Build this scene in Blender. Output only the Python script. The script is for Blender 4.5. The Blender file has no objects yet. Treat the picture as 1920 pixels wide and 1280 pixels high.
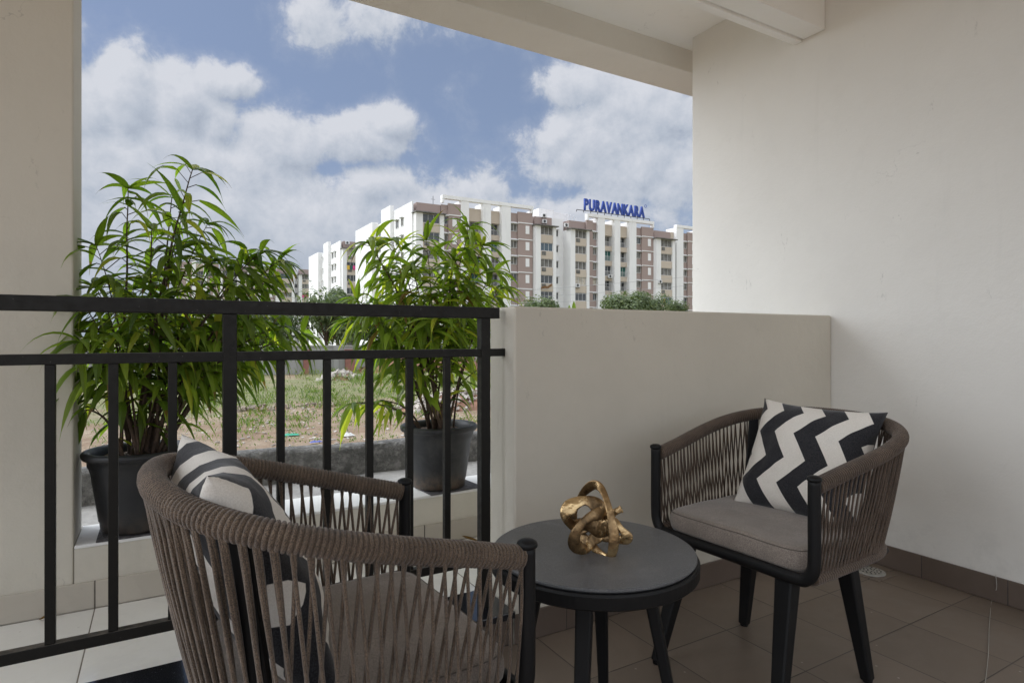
import bpy, math, random
from mathutils import Vector, Matrix, noise
random.seed(7)
R = math.radians
PI = math.pi
E = 1.03                      # eye height; most balcony sizes were measured in units of it
F = 1131.0                    # focal length in photo pixels (1920 wide)
HOR = 630.0
TH = R(30.25)
CT, ST = math.cos(TH), math.sin(TH)
scene = bpy.context.scene
col = scene.collection

# ------------------------------------------------------------------ camera
cam_d = bpy.data.cameras.new('camera'); cam = bpy.data.objects.new('camera', cam_d); col.objects.link(cam)
cam.location = (0, 0, E); cam.rotation_euler = (R(90), 0, -TH)
cam_d.sensor_width = 36; cam_d.lens = 36*F/1920; cam_d.shift_y = -(640-HOR)/1920
cam_d.clip_start = 0.02; cam_d.clip_end = 3000
scene.camera = cam
scene.view_settings.view_transform = 'Standard'; scene.view_settings.look = 'None'
scene.view_settings.gamma = 1; scene.view_settings.exposure = 0.70
scene.cycles.max_bounces = 10; scene.cycles.diffuse_bounces = 7; scene.cycles.glossy_bounces = 4
scene.cycles.transmission_bounces = 6; scene.cycles.sample_clamp_indirect = 6

# ------------------------------------------------------------------ node helper
class NT:
    def __init__(s, tree): s.t = tree; s.n = tree.nodes; s.l = tree.links
    def node(s, typ, **kw):
        n = s.n.new(typ)
        for k, v in kw.items(): setattr(n, k, v)
        return n
    def link(s, a, b): s.l.new(a, b)
    def setin(s, inp, v):
        if isinstance(v, bpy.types.NodeSocket): s.l.new(v, inp)
        else: inp.default_value = v
    def math(s, op, a, b=0.0, c=0.0, clamp=False):
        n = s.n.new('ShaderNodeMath'); n.operation = op; n.use_clamp = clamp
        s.setin(n.inputs[0], a); s.setin(n.inputs[1], b); s.setin(n.inputs[2], c); return n.outputs[0]
    def mix(s, f, a, b, typ='MIX'):
        n = s.n.new('ShaderNodeMix'); n.data_type = 'RGBA'; n.blend_type = typ
        s.setin(n.inputs[0], f)
        for i, v in ((6, a), (7, b)):
            if not isinstance(v, bpy.types.NodeSocket): v = (*v[:3], 1)
            s.setin(n.inputs[i], v)
        return n.outputs[2]
    def ramp(s, f, stops, interp='LINEAR'):
        n = s.n.new('ShaderNodeValToRGB'); n.color_ramp.interpolation = interp
        e = n.color_ramp.elements
        while len(e) < len(stops): e.new(0.5)
        for i, (p, c) in enumerate(stops):
            e[i].position = p; e[i].color = (c, c, c, 1) if isinstance(c, (int, float)) else (*c[:3], 1)
        s.setin(n.inputs[0], f); return n.outputs[0]
    def noise(s, vec, scale, detail=4, rough=0.55, dist=0.0, out=0):
        n = s.n.new('ShaderNodeTexNoise'); n.inputs['Scale'].default_value = scale
        n.inputs['Detail'].default_value = detail; n.inputs['Roughness'].default_value = rough
        n.inputs['Distortion'].default_value = dist
        if vec is not None: s.l.new(vec, n.inputs['Vector'])
        return n.outputs[out]
    def smooth(s, v, a, b, lo=0.0, hi=1.0):
        n = s.n.new('ShaderNodeMapRange'); n.interpolation_type = 'SMOOTHSTEP'
        s.setin(n.inputs[0], v); s.setin(n.inputs[1], a); s.setin(n.inputs[2], b)
        s.setin(n.inputs[3], lo); s.setin(n.inputs[4], hi); return n.outputs[0]

# ------------------------------------------------------------------ sky and sun
SUN_AZ, SUN_EL = R(292), R(50)         # azimuth clockwise from +Y
world = bpy.data.worlds.new('World'); scene.world = world; world.use_nodes = True
def build_world():
    t = NT(world.node_tree); t.n.clear()
    out = t.node('ShaderNodeOutputWorld'); bg = t.node('ShaderNodeBackground')
    sky = t.node('ShaderNodeTexSky', sky_type='NISHITA'); sky.sun_disc = False
    sky.sun_elevation = SUN_EL; sky.sun_rotation = SUN_AZ; sky.air_density = 1.0; sky.dust_density = 1.6; sky.ozone_density = 1.5
    tc = t.node('ShaderNodeTexCoord'); sep = t.node('ShaderNodeSeparateXYZ'); t.link(tc.outputs['Generated'], sep.inputs[0])
    x, y, z = sep.outputs
    az = t.math('ARCTAN2', x, y); el = t.math('ARCSINE', z)
    cmb = t.node('ShaderNodeCombineXYZ'); t.link(az, cmb.inputs[0]); t.link(el, cmb.inputs[1])
    p0 = cmb.outputs[0]
    # direction-space clouds: (px, py, rx, ry, weight) measured on the photograph, turned into sky angles
    blobs = [(150, 205, 90, 70, 1.0), (240, 185, 75, 75, 1.1), (330, 185, 80, 62, 1.0), (425, 150, 70, 38, .95), (400, 225, 60, 60, .8),
             (250, 330, 230, 140, 1.0), (540, 265, 100, 62, 1.0), (650, 262, 100, 48, 1.0), (725, 228, 62, 34, .9), (430, 330, 190, 90, .9),
             (430, 430, 420, 130, 1.1), (600, 400, 80, 60, .55), (700, 345, 100, 42, .85), (820, 400, 190, 60, .9), (885, 358, 75, 32, .65),
             (1075, 165, 85, 42, .8), (1210, 225, 110, 70, .95), (1080, 268, 105, 70, .92), (1250, 310, 170, 85, .85), (1060, 320, 110, 40, .7),
             (590, 25, 90, 75, .55), (720, 35, 130, 50, .5), (840, 50, 110, 28, .45), (1120, 400, 220, 50, .6), (0, 180, 200, 200, .8), (1500, 300, 200, 160, .9)]
    def density(p, shift):
        nz = t.noise(p, 5.0, 10, .60, .25); nz2 = t.noise(p, 17, 9, .66, .25)
        n = t.math('ADD', t.math('MULTIPLY', t.math('SUBTRACT', nz, .5), 1.25), t.math('MULTIPLY', t.math('SUBTRACT', nz2, .5), .85))
        acc = None
        for (cx, cy, rx, ry, w) in blobs:
            tt = (cx-960)/F; ca = TH + math.atan(tt); ce = math.atan((HOR-cy)/F/math.sqrt(1+tt*tt))
            sa = (rx/F)/(1+tt*tt); se = (ry/F)/math.sqrt(1+tt*tt)
            m = t.node('ShaderNodeVectorMath', operation='SUBTRACT'); t.link(p, m.inputs[0]); m.inputs[1].default_value = (ca, ce, 0)
            m2 = t.node('ShaderNodeVectorMath', operation='MULTIPLY'); t.link(m.outputs[0], m2.inputs[0]); m2.inputs[1].default_value = (1/sa, 1/se, 0)
            ln = t.node('ShaderNodeVectorMath', operation='DOT_PRODUCT'); t.link(m2.outputs[0], ln.inputs[0]); t.link(m2.outputs[0], ln.inputs[1])
            g = t.math('MULTIPLY', t.math('EXPONENT', t.math('MULTIPLY', ln.outputs[1], -.75)), w)
            acc = g if acc is None else t.math('SMOOTH_MAX', acc, g, .12)
        # the same cloudiness everywhere else in the sky
        far = t.smooth(t.math('ABSOLUTE', t.math('SUBTRACT', az, TH)), .85, 1.5)
        up = t.smooth(el, .62, .95)
        rest = t.math('MULTIPLY', t.math('MAXIMUM', far, up), .62)
        acc = t.math('MAXIMUM', acc, rest)
        return t.math('ADD', acc, n)
    d = density(p0, 0)
    off = t.node('ShaderNodeVectorMath', operation='ADD'); t.link(p0, off.inputs[0]); off.inputs[1].default_value = (-.012, .020, 0)
    d2 = density(off.outputs[0], 1)
    mask = t.math('ADD', t.smooth(d, .31, .57, 0, .80), t.smooth(d, .10, .50, 0, .20))
    lit = t.math('ADD', t.math('MULTIPLY', t.math('SUBTRACT', d, d2), 1.9), .42)
    body = t.math('SUBTRACT', 1.0, t.smooth(d, .75, 1.7))
    lit = t.math('ADD', t.math('MULTIPLY', lit, .7), t.math('MULTIPLY', body, .34), clamp=True)
    cc = t.ramp(lit, [(0.0, (2.9, 3.3, 4.05)), (.42, (3.9, 4.3, 5.0)), (1.0, (5.45, 5.65, 6.15))])
    skyc = t.mix(1.0, sky.outputs[0], (0.56, 0.60, .78), 'MULTIPLY')
    skyc = t.mix(.40, skyc, (3.5, 4.3, 5.4))
    hz = t.smooth(el, -.02, .30, .60, 0.0)
    skyc = t.mix(hz, skyc, (3.7, 4.3, 5.2))
    c = t.mix(mask, skyc, cc)
    # added sky glow to brighten the balcony: overhead, left and behind, outside the opening
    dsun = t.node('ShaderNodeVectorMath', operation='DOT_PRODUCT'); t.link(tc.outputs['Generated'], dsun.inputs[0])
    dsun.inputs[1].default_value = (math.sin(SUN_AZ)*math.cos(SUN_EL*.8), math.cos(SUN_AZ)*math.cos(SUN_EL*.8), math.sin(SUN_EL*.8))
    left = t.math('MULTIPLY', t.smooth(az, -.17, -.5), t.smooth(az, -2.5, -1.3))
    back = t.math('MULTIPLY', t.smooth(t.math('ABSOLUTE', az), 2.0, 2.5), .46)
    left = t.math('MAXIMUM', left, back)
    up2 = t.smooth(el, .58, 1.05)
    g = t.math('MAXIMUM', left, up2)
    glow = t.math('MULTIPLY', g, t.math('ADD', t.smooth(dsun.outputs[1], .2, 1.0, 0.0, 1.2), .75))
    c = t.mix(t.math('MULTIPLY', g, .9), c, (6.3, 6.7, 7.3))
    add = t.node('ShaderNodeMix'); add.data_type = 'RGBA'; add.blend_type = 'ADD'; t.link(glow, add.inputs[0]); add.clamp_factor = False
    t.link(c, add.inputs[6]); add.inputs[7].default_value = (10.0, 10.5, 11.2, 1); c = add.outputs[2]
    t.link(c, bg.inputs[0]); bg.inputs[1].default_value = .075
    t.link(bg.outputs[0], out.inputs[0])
build_world()
sd = bpy.data.lights.new('sun', 'SUN'); sd.energy = .4; sd.angle = R(14); sd.color = (1, .96, .9)
sun = bpy.data.objects.new('sun', sd); col.objects.link(sun)
sdir = Vector((math.sin(SUN_AZ)*math.cos(SUN_EL), math.cos(SUN_AZ)*math.cos(SUN_EL), math.sin(SUN_EL)))
sun.rotation_euler = sdir.to_track_quat('Z', 'Y').to_euler(); sun.location = (0, 0, 30)

# ------------------------------------------------------------------ placing helpers
def CL(lat, dep, z=0.0):               # view-aligned metres on plan -> world
    return Vector((CT*lat + ST*dep, CT*dep - ST*lat, z))
def CE(lat, dep, z=0.0): return CL(lat*E, dep*E, z*E)
def at_Y(px, py, Y):                   # the point seen at (px, py) on the plane world Y = Y
    t = (px-960)/F; d = Y/(CT-ST*t); p = CL(t*d, d); p.z = E+(HOR-py)/F*d; return p
def at_X(px, py, X):
    t = (px-960)/F; d = X/(ST+CT*t); p = CL(t*d, d); p.z = E+(HOR-py)/F*d; return p
def on_z(px, py, z):
    t = (px-960)/F; d = (E-z)*F/(py-HOR); p = CL(t*d, d); p.z = z; return p

# ------------------------------------------------------------------ mesh helpers
class MB:
    def __init__(s): s.v = []; s.f = []; s.uv = []; s.c = []; s.use_uv = False; s.use_c = False
    def quad(s, pts, uv=None, c=None):
        b = len(s.v); s.v += [tuple(p) for p in pts]; s.f.append(tuple(range(b, b+len(pts))))
        s.uv.append(uv); s.c.append(c)
        if uv: s.use_uv = True
        if c: s.use_c = True
    def box(s, x0, x1, y0, y1, z0, z1, m=None):
        P = [Vector(p) for p in ((x0, y0, z0), (x1, y0, z0), (x1, y1, z0), (x0, y1, z0), (x0, y0, z1), (x1, y0, z1), (x1, y1, z1), (x0, y1, z1))]
        if m is not None: P = [m @ p for p in P]
        b = len(s.v); s.v += [tuple(p) for p in P]
        for f in ((0, 3, 2, 1), (4, 5, 6, 7), (0, 1, 5, 4), (1, 2, 6, 5), (2, 3, 7, 6), (3, 0, 4, 7)):
            s.f.append(tuple(b+i for i in f)); s.uv.append(None); s.c.append(None)
        return s
    def bar(s, a, b, w, h=None, w2=None, h2=None, up=Vector((0, 0, 1))):
        a = Vector(a); b = Vector(b); h = w if h is None else h; w2 = w if w2 is None else w2; h2 = h if h2 is None else h2
        d = (b-a).normalized(); x = d.cross(up)
        if x.length < 1e-4: x = d.cross(Vector((0, 1, 0)))
        x.normalize(); y = x.cross(d)
        P = [a+x*i*w/2+y*j*h/2 for i, j in ((-1, -1), (1, -1), (1, 1), (-1, 1))]+[b+x*i*w2/2+y*j*h2/2 for i, j in ((-1, -1), (1, -1), (1, 1), (-1, 1))]
        k = len(s.v); s.v += [tuple(p) for p in P]
        for f in ((0, 3, 2, 1), (4, 5, 6, 7), (0, 1, 5, 4), (1, 2, 6, 5), (2, 3, 7, 6), (3, 0, 4, 7)):
            s.f.append(tuple(k+i for i in f)); s.uv.append(None); s.c.append(None)
        return s
    def tube(s, path, ra, rb=None, n=10, closed=False, caps=True, up=None, twist=0.0, c=None):
        path = [Vector(p) for p in path]; N = len(path)
        if not callable(ra): ra_ = ra; ra = lambda i: ra_
        if rb is None: rb = ra
        elif not callable(rb): rb_ = rb; rb = lambda i: rb_
        T = []
        for i in range(N):
            if closed: d = path[(i+1) % N]-path[i-1]
            else: d = path[min(i+1, N-1)]-path[max(i-1, 0)]
            T.append(d.normalized() if d.length > 1e-9 else Vector((0, 0, 1)))
        x = (up or Vector((0, 0, 1))).copy(); x = x-T[0]*x.dot(T[0])
        if x.length < 1e-3: x = Vector((1, 0, 0))-T[0]*T[0].x
        x.normalize(); b = len(s.v); L = 0
        for i in range(N):
            if i: L += (path[i]-path[i-1]).length
            if up is not None:
                xx = up-T[i]*up.dot(T[i]); x = xx.normalized() if xx.length > 1e-2 else (x-T[i]*x.dot(T[i])).normalized()
            else: x = (x-T[i]*x.dot(T[i])).normalized()
            y = T[i].cross(x)
            tw = twist*i/(N if closed else max(N-1, 1))
            for k in range(n):
                a = 2*PI*k/n; u = math.cos(a)*ra(i); w = math.sin(a)*rb(i)
                u, w = u*math.cos(tw)-w*math.sin(tw), u*math.sin(tw)+w*math.cos(tw)
                s.v.append(tuple(path[i]+x*u+y*w))
        for i in range(N if closed else N-1):
            j = (i+1) % N
            for k in range(n):
                k2 = (k+1) % n
                s.f.append((b+i*n+k, b+i*n+k2, b+j*n+k2, b+j*n+k)); s.uv.append(None); s.c.append(c)
        if c: s.use_c = True
        if caps and not closed:
            s.f.append(tuple(b+k for k in reversed(range(n)))); s.uv.append(None); s.c.append(c)
            s.f.append(tuple(b+(N-1)*n+k for k in range(n))); s.uv.append(None); s.c.append(c)
        return s
    def lathe(s, prof, cx=0, cy=0, n=32, cap0=True, cap1=True):
        b = len(s.v)
        for r, z in prof:
            for k in range(n):
                a = 2*PI*k/n; s.v.append((cx+r*math.cos(a), cy+r*math.sin(a), z))
        for i in range(len(prof)-1):
            for k in range(n):
                k2 = (k+1) % n
                s.f.append((b+i*n+k, b+i*n+k2, b+(i+1)*n+k2, b+(i+1)*n+k)); s.uv.append(None); s.c.append(None)
        if cap0: s.f.append(tuple(b+k for k in reversed(range(n)))); s.uv.append(None); s.c.append(None)
        if cap1: s.f.append(tuple(b+(len(prof)-1)*n+k for k in range(n))); s.uv.append(None); s.c.append(None)
        return s
    def mesh(s, name, mat, smooth=False):
        me = bpy.data.meshes.new(name); me.from_pydata(s.v, [], s.f)
        if s.use_uv:
            ul = me.uv_layers.new(name='UVMap'); k = 0
            for i, f in enumerate(s.f):
                for j in range(len(f)):
                    if s.uv[i]: ul.data[k].uv = s.uv[i][j]
                    k += 1
        if s.use_c:
            ca = me.color_attributes.new('tint', 'FLOAT_COLOR', 'CORNER'); k = 0
            for i, f in enumerate(s.f):
                cc = s.c[i] or (.5, .5, .5)
                for j in range(len(f)): ca.data[k].color = (*cc, 1); k += 1
        if mat: me.materials.append(mat)
        if smooth: me.polygons.foreach_set('use_smooth', [True]*len(me.polygons))
        me.update(); return me
    def build(s, name, mat, parent=None, smooth=False, bevel=0, seg=2, subsurf=0):
        o = bpy.data.objects.new(name, s.mesh(name, mat, smooth)); col.objects.link(o)
        if parent: o.parent = parent
        if bevel:
            m = o.modifiers.new('bevel', 'BEVEL'); m.width = bevel; m.segments = seg; m.limit_method = 'ANGLE'; m.angle_limit = R(40)
        if subsurf:
            m = o.modifiers.new('sub', 'SUBSURF'); m.levels = subsurf; m.render_levels = subsurf
        return o
def tag(o, label=None, cat=None, group=None, kind=None):
    if label: o['label'] = label
    if cat: o['category'] = cat
    if group: o['group'] = group
    if kind: o['kind'] = kind
    return o
def thing(name, label, cat, loc=(0, 0, 0), rz=0, group=None):
    o = bpy.data.objects.new(name, None); col.objects.link(o); o.location = loc; o.rotation_euler = (0, 0, rz)
    o.empty_display_size = .1
    return tag(o, label, cat, group)
def crom(P, n=8, closed=False):
    P = [Vector(p) for p in P]; out = []; N = len(P)
    for i in range(N if closed else N-1):
        g = lambda k: P[k % N] if closed else P[max(0, min(N-1, k))]
        a, b, c, d = g(i-1), g(i), g(i+1), g(i+2)
        for k in range(n):
            t = k/n; out.append(.5*((2*b)+(c-a)*t+(2*a-5*b+4*c-d)*t*t+(3*b-a-3*c+d)*t**3))
    if not closed: out.append(P[-1])
    return out
def resample(path, step):
    L = [0]
    for i in range(1, len(path)): L.append(L[-1]+(path[i]-path[i-1]).length)
    n = max(2, int(round(L[-1]/step))); out = []; j = 0
    for i in range(n+1):
        s = L[-1]*i/n
        while j < len(L)-2 and L[j+1] < s: j += 1
        f = (s-L[j])/max(L[j+1]-L[j], 1e-9); out.append(path[j].lerp(path[j+1], min(max(f, 0), 1)))
    return out

# ------------------------------------------------------------------ materials
def material(name, color=(.5, .5, .5), rough=.6, metal=0, spec=.5, var=0, vscale=3, bump=0, bscale=60, coat=0, obj=True, bdist=.01):
    m = bpy.data.materials.new(name); m.use_nodes = True; t = NT(m.node_tree); b = t.n['Principled BSDF']
    b.inputs['Roughness'].default_value = rough; b.inputs['Metallic'].default_value = metal
    b.inputs['Specular IOR Level'].default_value = spec; b.inputs['Coat Weight'].default_value = coat
    b.inputs['Base Color'].default_value = (*color, 1)
    tc = t.node('ShaderNodeTexCoord'); v = tc.outputs['Object' if obj else 'Generated']
    if var:
        n = t.noise(v, vscale, 5, .6)
        c = t.mix(t.smooth(n, .3, .7), [x*(1-var) for x in color], [min(1, x*(1+var)) for x in color]); t.link(c, b.inputs['Base Color'])
    if bump:
        n = t.noise(v, bscale, 4, .6); bp = t.node('ShaderNodeBump'); bp.inputs['Strength'].default_value = bump
        bp.inputs['Distance'].default_value = bdist; t.link(n, bp.inputs['Height']); t.link(bp.outputs[0], b.inputs['Normal'])
    m['t'] = 0
    return m, t, b, v
def plaster(name, color, stain=.06, marks=True):
    m, t, b, v = material(name, color, .75, spec=.3)
    n = t.noise(v, 1.3, 5, .6); n2 = t.noise(v, 9, 5, .65)
    c = t.mix(t.smooth(n, .3, .7), [x*(1-stain) for x in color], color)
    c = t.mix(t.smooth(n2, .55, .75, 0, .35), c, [x*(1-stain*1.2) for x in color])
    if marks:                                        # a few scuffs
        mp = t.node('ShaderNodeMapping'); t.link(v, mp.inputs[0]); mp.inputs['Scale'].default_value = (3.0, 3.0, 1.1); mp.inputs['Rotation'].default_value = (.4, .5, .3)
        s1 = t.noise(mp.outputs[0], 2.6, 2, .5); s2 = t.noise(mp.outputs[0], 22, 4, .7)
        k = t.math('MULTIPLY', t.smooth(s1, .64, .70), t.smooth(s2, .56, .66))
        c = t.mix(t.math('MULTIPLY', k, .35), c, [x*.45 for x in color])
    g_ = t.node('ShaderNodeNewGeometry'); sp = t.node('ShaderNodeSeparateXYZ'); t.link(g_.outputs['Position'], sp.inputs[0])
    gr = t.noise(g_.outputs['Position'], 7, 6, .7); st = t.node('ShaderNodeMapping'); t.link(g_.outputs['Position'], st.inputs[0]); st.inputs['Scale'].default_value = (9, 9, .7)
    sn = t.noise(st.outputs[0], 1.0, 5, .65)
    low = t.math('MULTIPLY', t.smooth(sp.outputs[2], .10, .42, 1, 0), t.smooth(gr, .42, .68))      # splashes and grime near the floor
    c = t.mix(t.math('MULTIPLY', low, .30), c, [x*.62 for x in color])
    c = t.mix(t.smooth(sn, .58, .78, 0, .16), c, [x*.72 for x in color])                            # faint run marks
    vc = t.node('ShaderNodeTexVoronoi', feature='DISTANCE_TO_EDGE'); vc.inputs['Scale'].default_value = .9
    wv = t.node('ShaderNodeVectorMath', operation='ADD'); wn_ = t.noise(v, 3, 5, .7, out=1); sc2 = t.node('ShaderNodeVectorMath', operation='SCALE'); t.link(wn_, sc2.inputs[0]); sc2.inputs['Scale'].default_value = .5
    t.link(v, wv.inputs[0]); t.link(sc2.outputs[0], wv.inputs[1]); t.link(wv.outputs[0], vc.inputs['Vector'])
    ck = t.math('MULTIPLY', t.smooth(vc.outputs['Distance'], .0006, .0022, 1, 0), t.smooth(n, .56, .62))     # hairline cracks here and there
    c = t.mix(t.math('MULTIPLY', ck, .38), c, [x*.5 for x in color])
    t.link(c, b.inputs['Base Color'])
    nb = t.noise(v, 4, 5, .55); nf = t.noise(v, 120, 3, .6)
    h = t.math('ADD', t.math('MULTIPLY', nb, 1.0), t.math('MULTIPLY', nf, .08))
    bp = t.node('ShaderNodeBump'); bp.inputs['Strength'].default_value = .36; bp.inputs['Distance'].default_value = .02
    t.link(h, bp.inputs['Height']); t.link(bp.outputs[0], b.inputs['Normal'])
    return m
def tiles(name, color, ox, oy, px, py, gw, gcol, rough, spec=.5, var=.05, dirt=.25, axes=(0, 1)):
    var *= 1.5
    m, t, b, v = material(name, color, rough, spec=spec)
    geo = t.node('ShaderNodeNewGeometry'); sp = t.node('ShaderNodeSeparateXYZ'); t.link(geo.outputs['Position'], sp.inputs[0])
    u = t.math('DIVIDE', t.math('SUBTRACT', sp.outputs[axes[0]], ox), px); w = t.math('DIVIDE', t.math('SUBTRACT', sp.outputs[axes[1]], oy), py)
    fu = t.math('FRACT', u); fw = t.math('FRACT', w)
    du = t.math('MULTIPLY', t.math('MINIMUM', fu, t.math('SUBTRACT', 1, fu)), px); dw = t.math('MULTIPLY', t.math('MINIMUM', fw, t.math('SUBTRACT', 1, fw)), py)
    dm = t.math('MINIMUM', du, dw)
    g = t.smooth(dm, gw*.5, gw*1.1, 1, 0)
    idc = t.node('ShaderNodeCombineXYZ'); t.link(t.math('FLOOR', u), idc.inputs[0]); t.link(t.math('FLOOR', w), idc.inputs[1])
    wn = t.node('ShaderNodeTexWhiteNoise'); t.link(idc.outputs[0], wn.inputs[0])
    P = geo.outputs['Position']
    n = t.noise(P, 5, 6, .65); n3 = t.noise(P, 60, 4, .7)
    c = t.mix(wn.outputs[0], [x*(1-var) for x in color], [min(1, x*(1+var)) for x in color])
    c = t.mix(t.smooth(n, .45, .75, 0, dirt), c, [min(1, x*1.35+.02) for x in color])
    c = t.mix(t.smooth(n3, .55, .8, 0, .3), c, [x*.8 for x in color])
    vo = t.node('ShaderNodeTexVoronoi'); vo.inputs['Scale'].default_value = 14; t.link(P, vo.inputs['Vector'])   # specks of plaster
    sk = t.math('MULTIPLY', t.smooth(vo.outputs['Distance'], .035, .06, 1, 0), t.smooth(n, .5, .56))
    c = t.mix(t.math('MULTIPLY', sk, .6), c, (.5, .47, .42))
    wm = t.noise(P, 1.7, 7, .7, 1.2); c = t.mix(t.smooth(wm, .50, .56, 0, .16), c, [x*.75 for x in color])
    gd = t.mix(t.smooth(n, .4, .65), gcol, [min(1, x*2.2) for x in gcol])
    c = t.mix(g, c, gd); t.link(c, b.inputs['Base Color'])
    t.link(t.smooth(n, .3, .7, rough*.8, min(1, rough*1.25)), b.inputs['Roughness'])
    bp = t.node('ShaderNodeBump'); bp.inputs['Strength'].default_value = .5; bp.inputs['Distance'].default_value = .002
    t.link(t.math('ADD', t.math('SUBTRACT', 1, g), t.math('MULTIPLY', n, .2)), bp.inputs['Height']); t.link(bp.outputs[0], b.inputs['Normal'])
    return m
M = {}
M['plaster'] = plaster('plaster', (.775, .757, .712))
M['plaster_warm'] = plaster('plaster_warm', (.65, .61, .525), .08)
M['plaster_white'] = plaster('plaster_white', (.84, .83, .81), .05)
M['ceiling'] = plaster('ceiling_paint', (.91, .90, .87), .03, False)
M['floor'] = tiles('floor_tiles', (.195, .155, .122), 2.252*E, 1.115*E, .302, .3, .0022, (.045, .036, .03), .42, .45, .08)
M['ledge'] = tiles('ledge_tiles', (.84, .82, .77), -.187*E, 2.42*E, .6, .6, .0022, (.12, .10, .08), .12, .55, .03, .12)
M['skirt_x'] = tiles('skirting_brown', (.13, .098, .078), 2.39-.302*3+.05, 0, .302, 5, .002, (.035, .03, .027), .4, .4, .12, .25, (0, 2))
M['skirt_y'] = tiles('skirting_brown_side', (.13, .098, .078), 0, 1.115*E+.19, 5, .302, .002, (.035, .03, .027), .4, .4, .12, .25, (0, 1))
M['skirt_w'] = tiles('skirting_cream', (.50, .455, .385), -.187*E, 0, .6, 5, .003, (.06, .05, .04), .35, .45, .05, .1, (0, 2))
M['railing'], *_ = material('railing_paint', (.009, .0085, .007), .45, spec=.28, var=.25, vscale=8, bump=.15, bscale=90, bdist=.003)
t = NT(M['railing'].node_tree); b = t.n['Principled BSDF']         # dust lying on the upper faces, a few chips
g_ = t.node('ShaderNodeNewGeometry'); sp = t.node('ShaderNodeSeparateXYZ'); t.link(g_.outputs['Normal'], sp.inputs[0])
n = t.noise(g_.outputs['Position'], 45, 5, .7); n2 = t.noise(g_.outputs['Position'], 160, 2, .5)
k = t.math('MULTIPLY', t.smooth(sp.outputs[2], .6, .9), t.smooth(n, .35, .65, .15, 1))
c = t.mix(k, (.009, .0085, .007), (.115, .10, .085)); c = t.mix(t.smooth(n2, .74, .77), c, (.10, .095, .085))
t.link(c, b.inputs['Base Color']); t.link(t.smooth(n, .3, .7, .35, .6), b.inputs['Roughness'])
M['black'], *_ = material('black_metal', (.006, .006, .0065), .50, spec=.25, bump=.05, bscale=300, bdist=.002)
M['granite'], t, b, v = material('granite', (.012, .013, .016), .08, spec=.6)
n = t.noise(v, 180, 3, .7); t.link(t.mix(t.smooth(n, .66, .72), (.010, .011, .014), (.16, .17, .19)), b.inputs['Base Color'])
M['table_top'], t, b, v = material('table_top_coating', (.06, .062, .066), .42, spec=.5)
n = t.noise(v, 420, 3, .7); nd = t.noise(v, 7, 6, .7, .8); c = t.mix(t.smooth(n, .5, .72), (.095, .099, .106), (.22, .225, .232)); c = t.mix(t.smooth(nd, .45, .72, 0, .45), c, (.22, .215, .21)); t.link(c, b.inputs['Base Color']); t.link(t.smooth(nd, .35, .7, .33, .52), b.inputs['Roughness'])
bp = t.node('ShaderNodeBump'); bp.inputs['Strength'].default_value = .35; bp.inputs['Distance'].default_value = .0015; t.link(n, bp.inputs['Height']); t.link(bp.outputs[0], b.inputs['Normal'])
def rope_mat(name, dark, light):
    m, t, b, v = material(name, dark, .72, spec=.35)
    n = t.noise(v, 800, 2, .5, .5); n2 = t.noise(v, 14, 4, .6)
    c = t.mix(t.smooth(n, .40, .62), dark, light); c = t.mix(t.smooth(n2, .3, .75, 0, .45), c, [x*.55 for x in dark])
    t.link(c, b.inputs['Base Color']); b.inputs['Sheen Weight'].default_value = .25
    bp = t.node('ShaderNodeBump'); bp.inputs['Strength'].default_value = .7; bp.inputs['Distance'].default_value = .0015
    t.link(n, bp.inputs['Height']); t.link(bp.outputs[0], b.inputs['Normal']); return m
M['rope'] = rope_mat('braided_rope', (.042, .028, .019), (.215, .152, .104))
M['rope2'] = rope_mat('braided_rope_dark', (.040, .026, .018), (.17, .117, .080))
def fabric(name, c0, c1, sc=500):
    m, t, b, v = material(name, c0, .9, spec=.2)
    n = t.noise(v, sc, 2, .6); n2 = t.noise(v, 10, 4, .6)
    c = t.mix(t.smooth(n, .38, .62), c0, c1); c = t.mix(t.smooth(n2, .35, .7, 0, .4), c, [x*.78 for x in c0])
    t.link(c, b.inputs['Base Color']); b.inputs['Sheen Weight'].default_value = .3
    h = t.math('ADD', t.math('MULTIPLY', n, .15), n2)
    bp = t.node('ShaderNodeBump'); bp.inputs['Strength'].default_value = .35; bp.inputs['Distance'].default_value = .006
    t.link(h, bp.inputs['Height']); t.link(bp.outputs[0], b.inputs['Normal']); return m
M['seat'] = fabric('seat_fabric', (.17, .142, .12), (.32, .272, .235))
M['seam'], *_ = material('seam_thread', (.10, .085, .073), .9)
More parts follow.
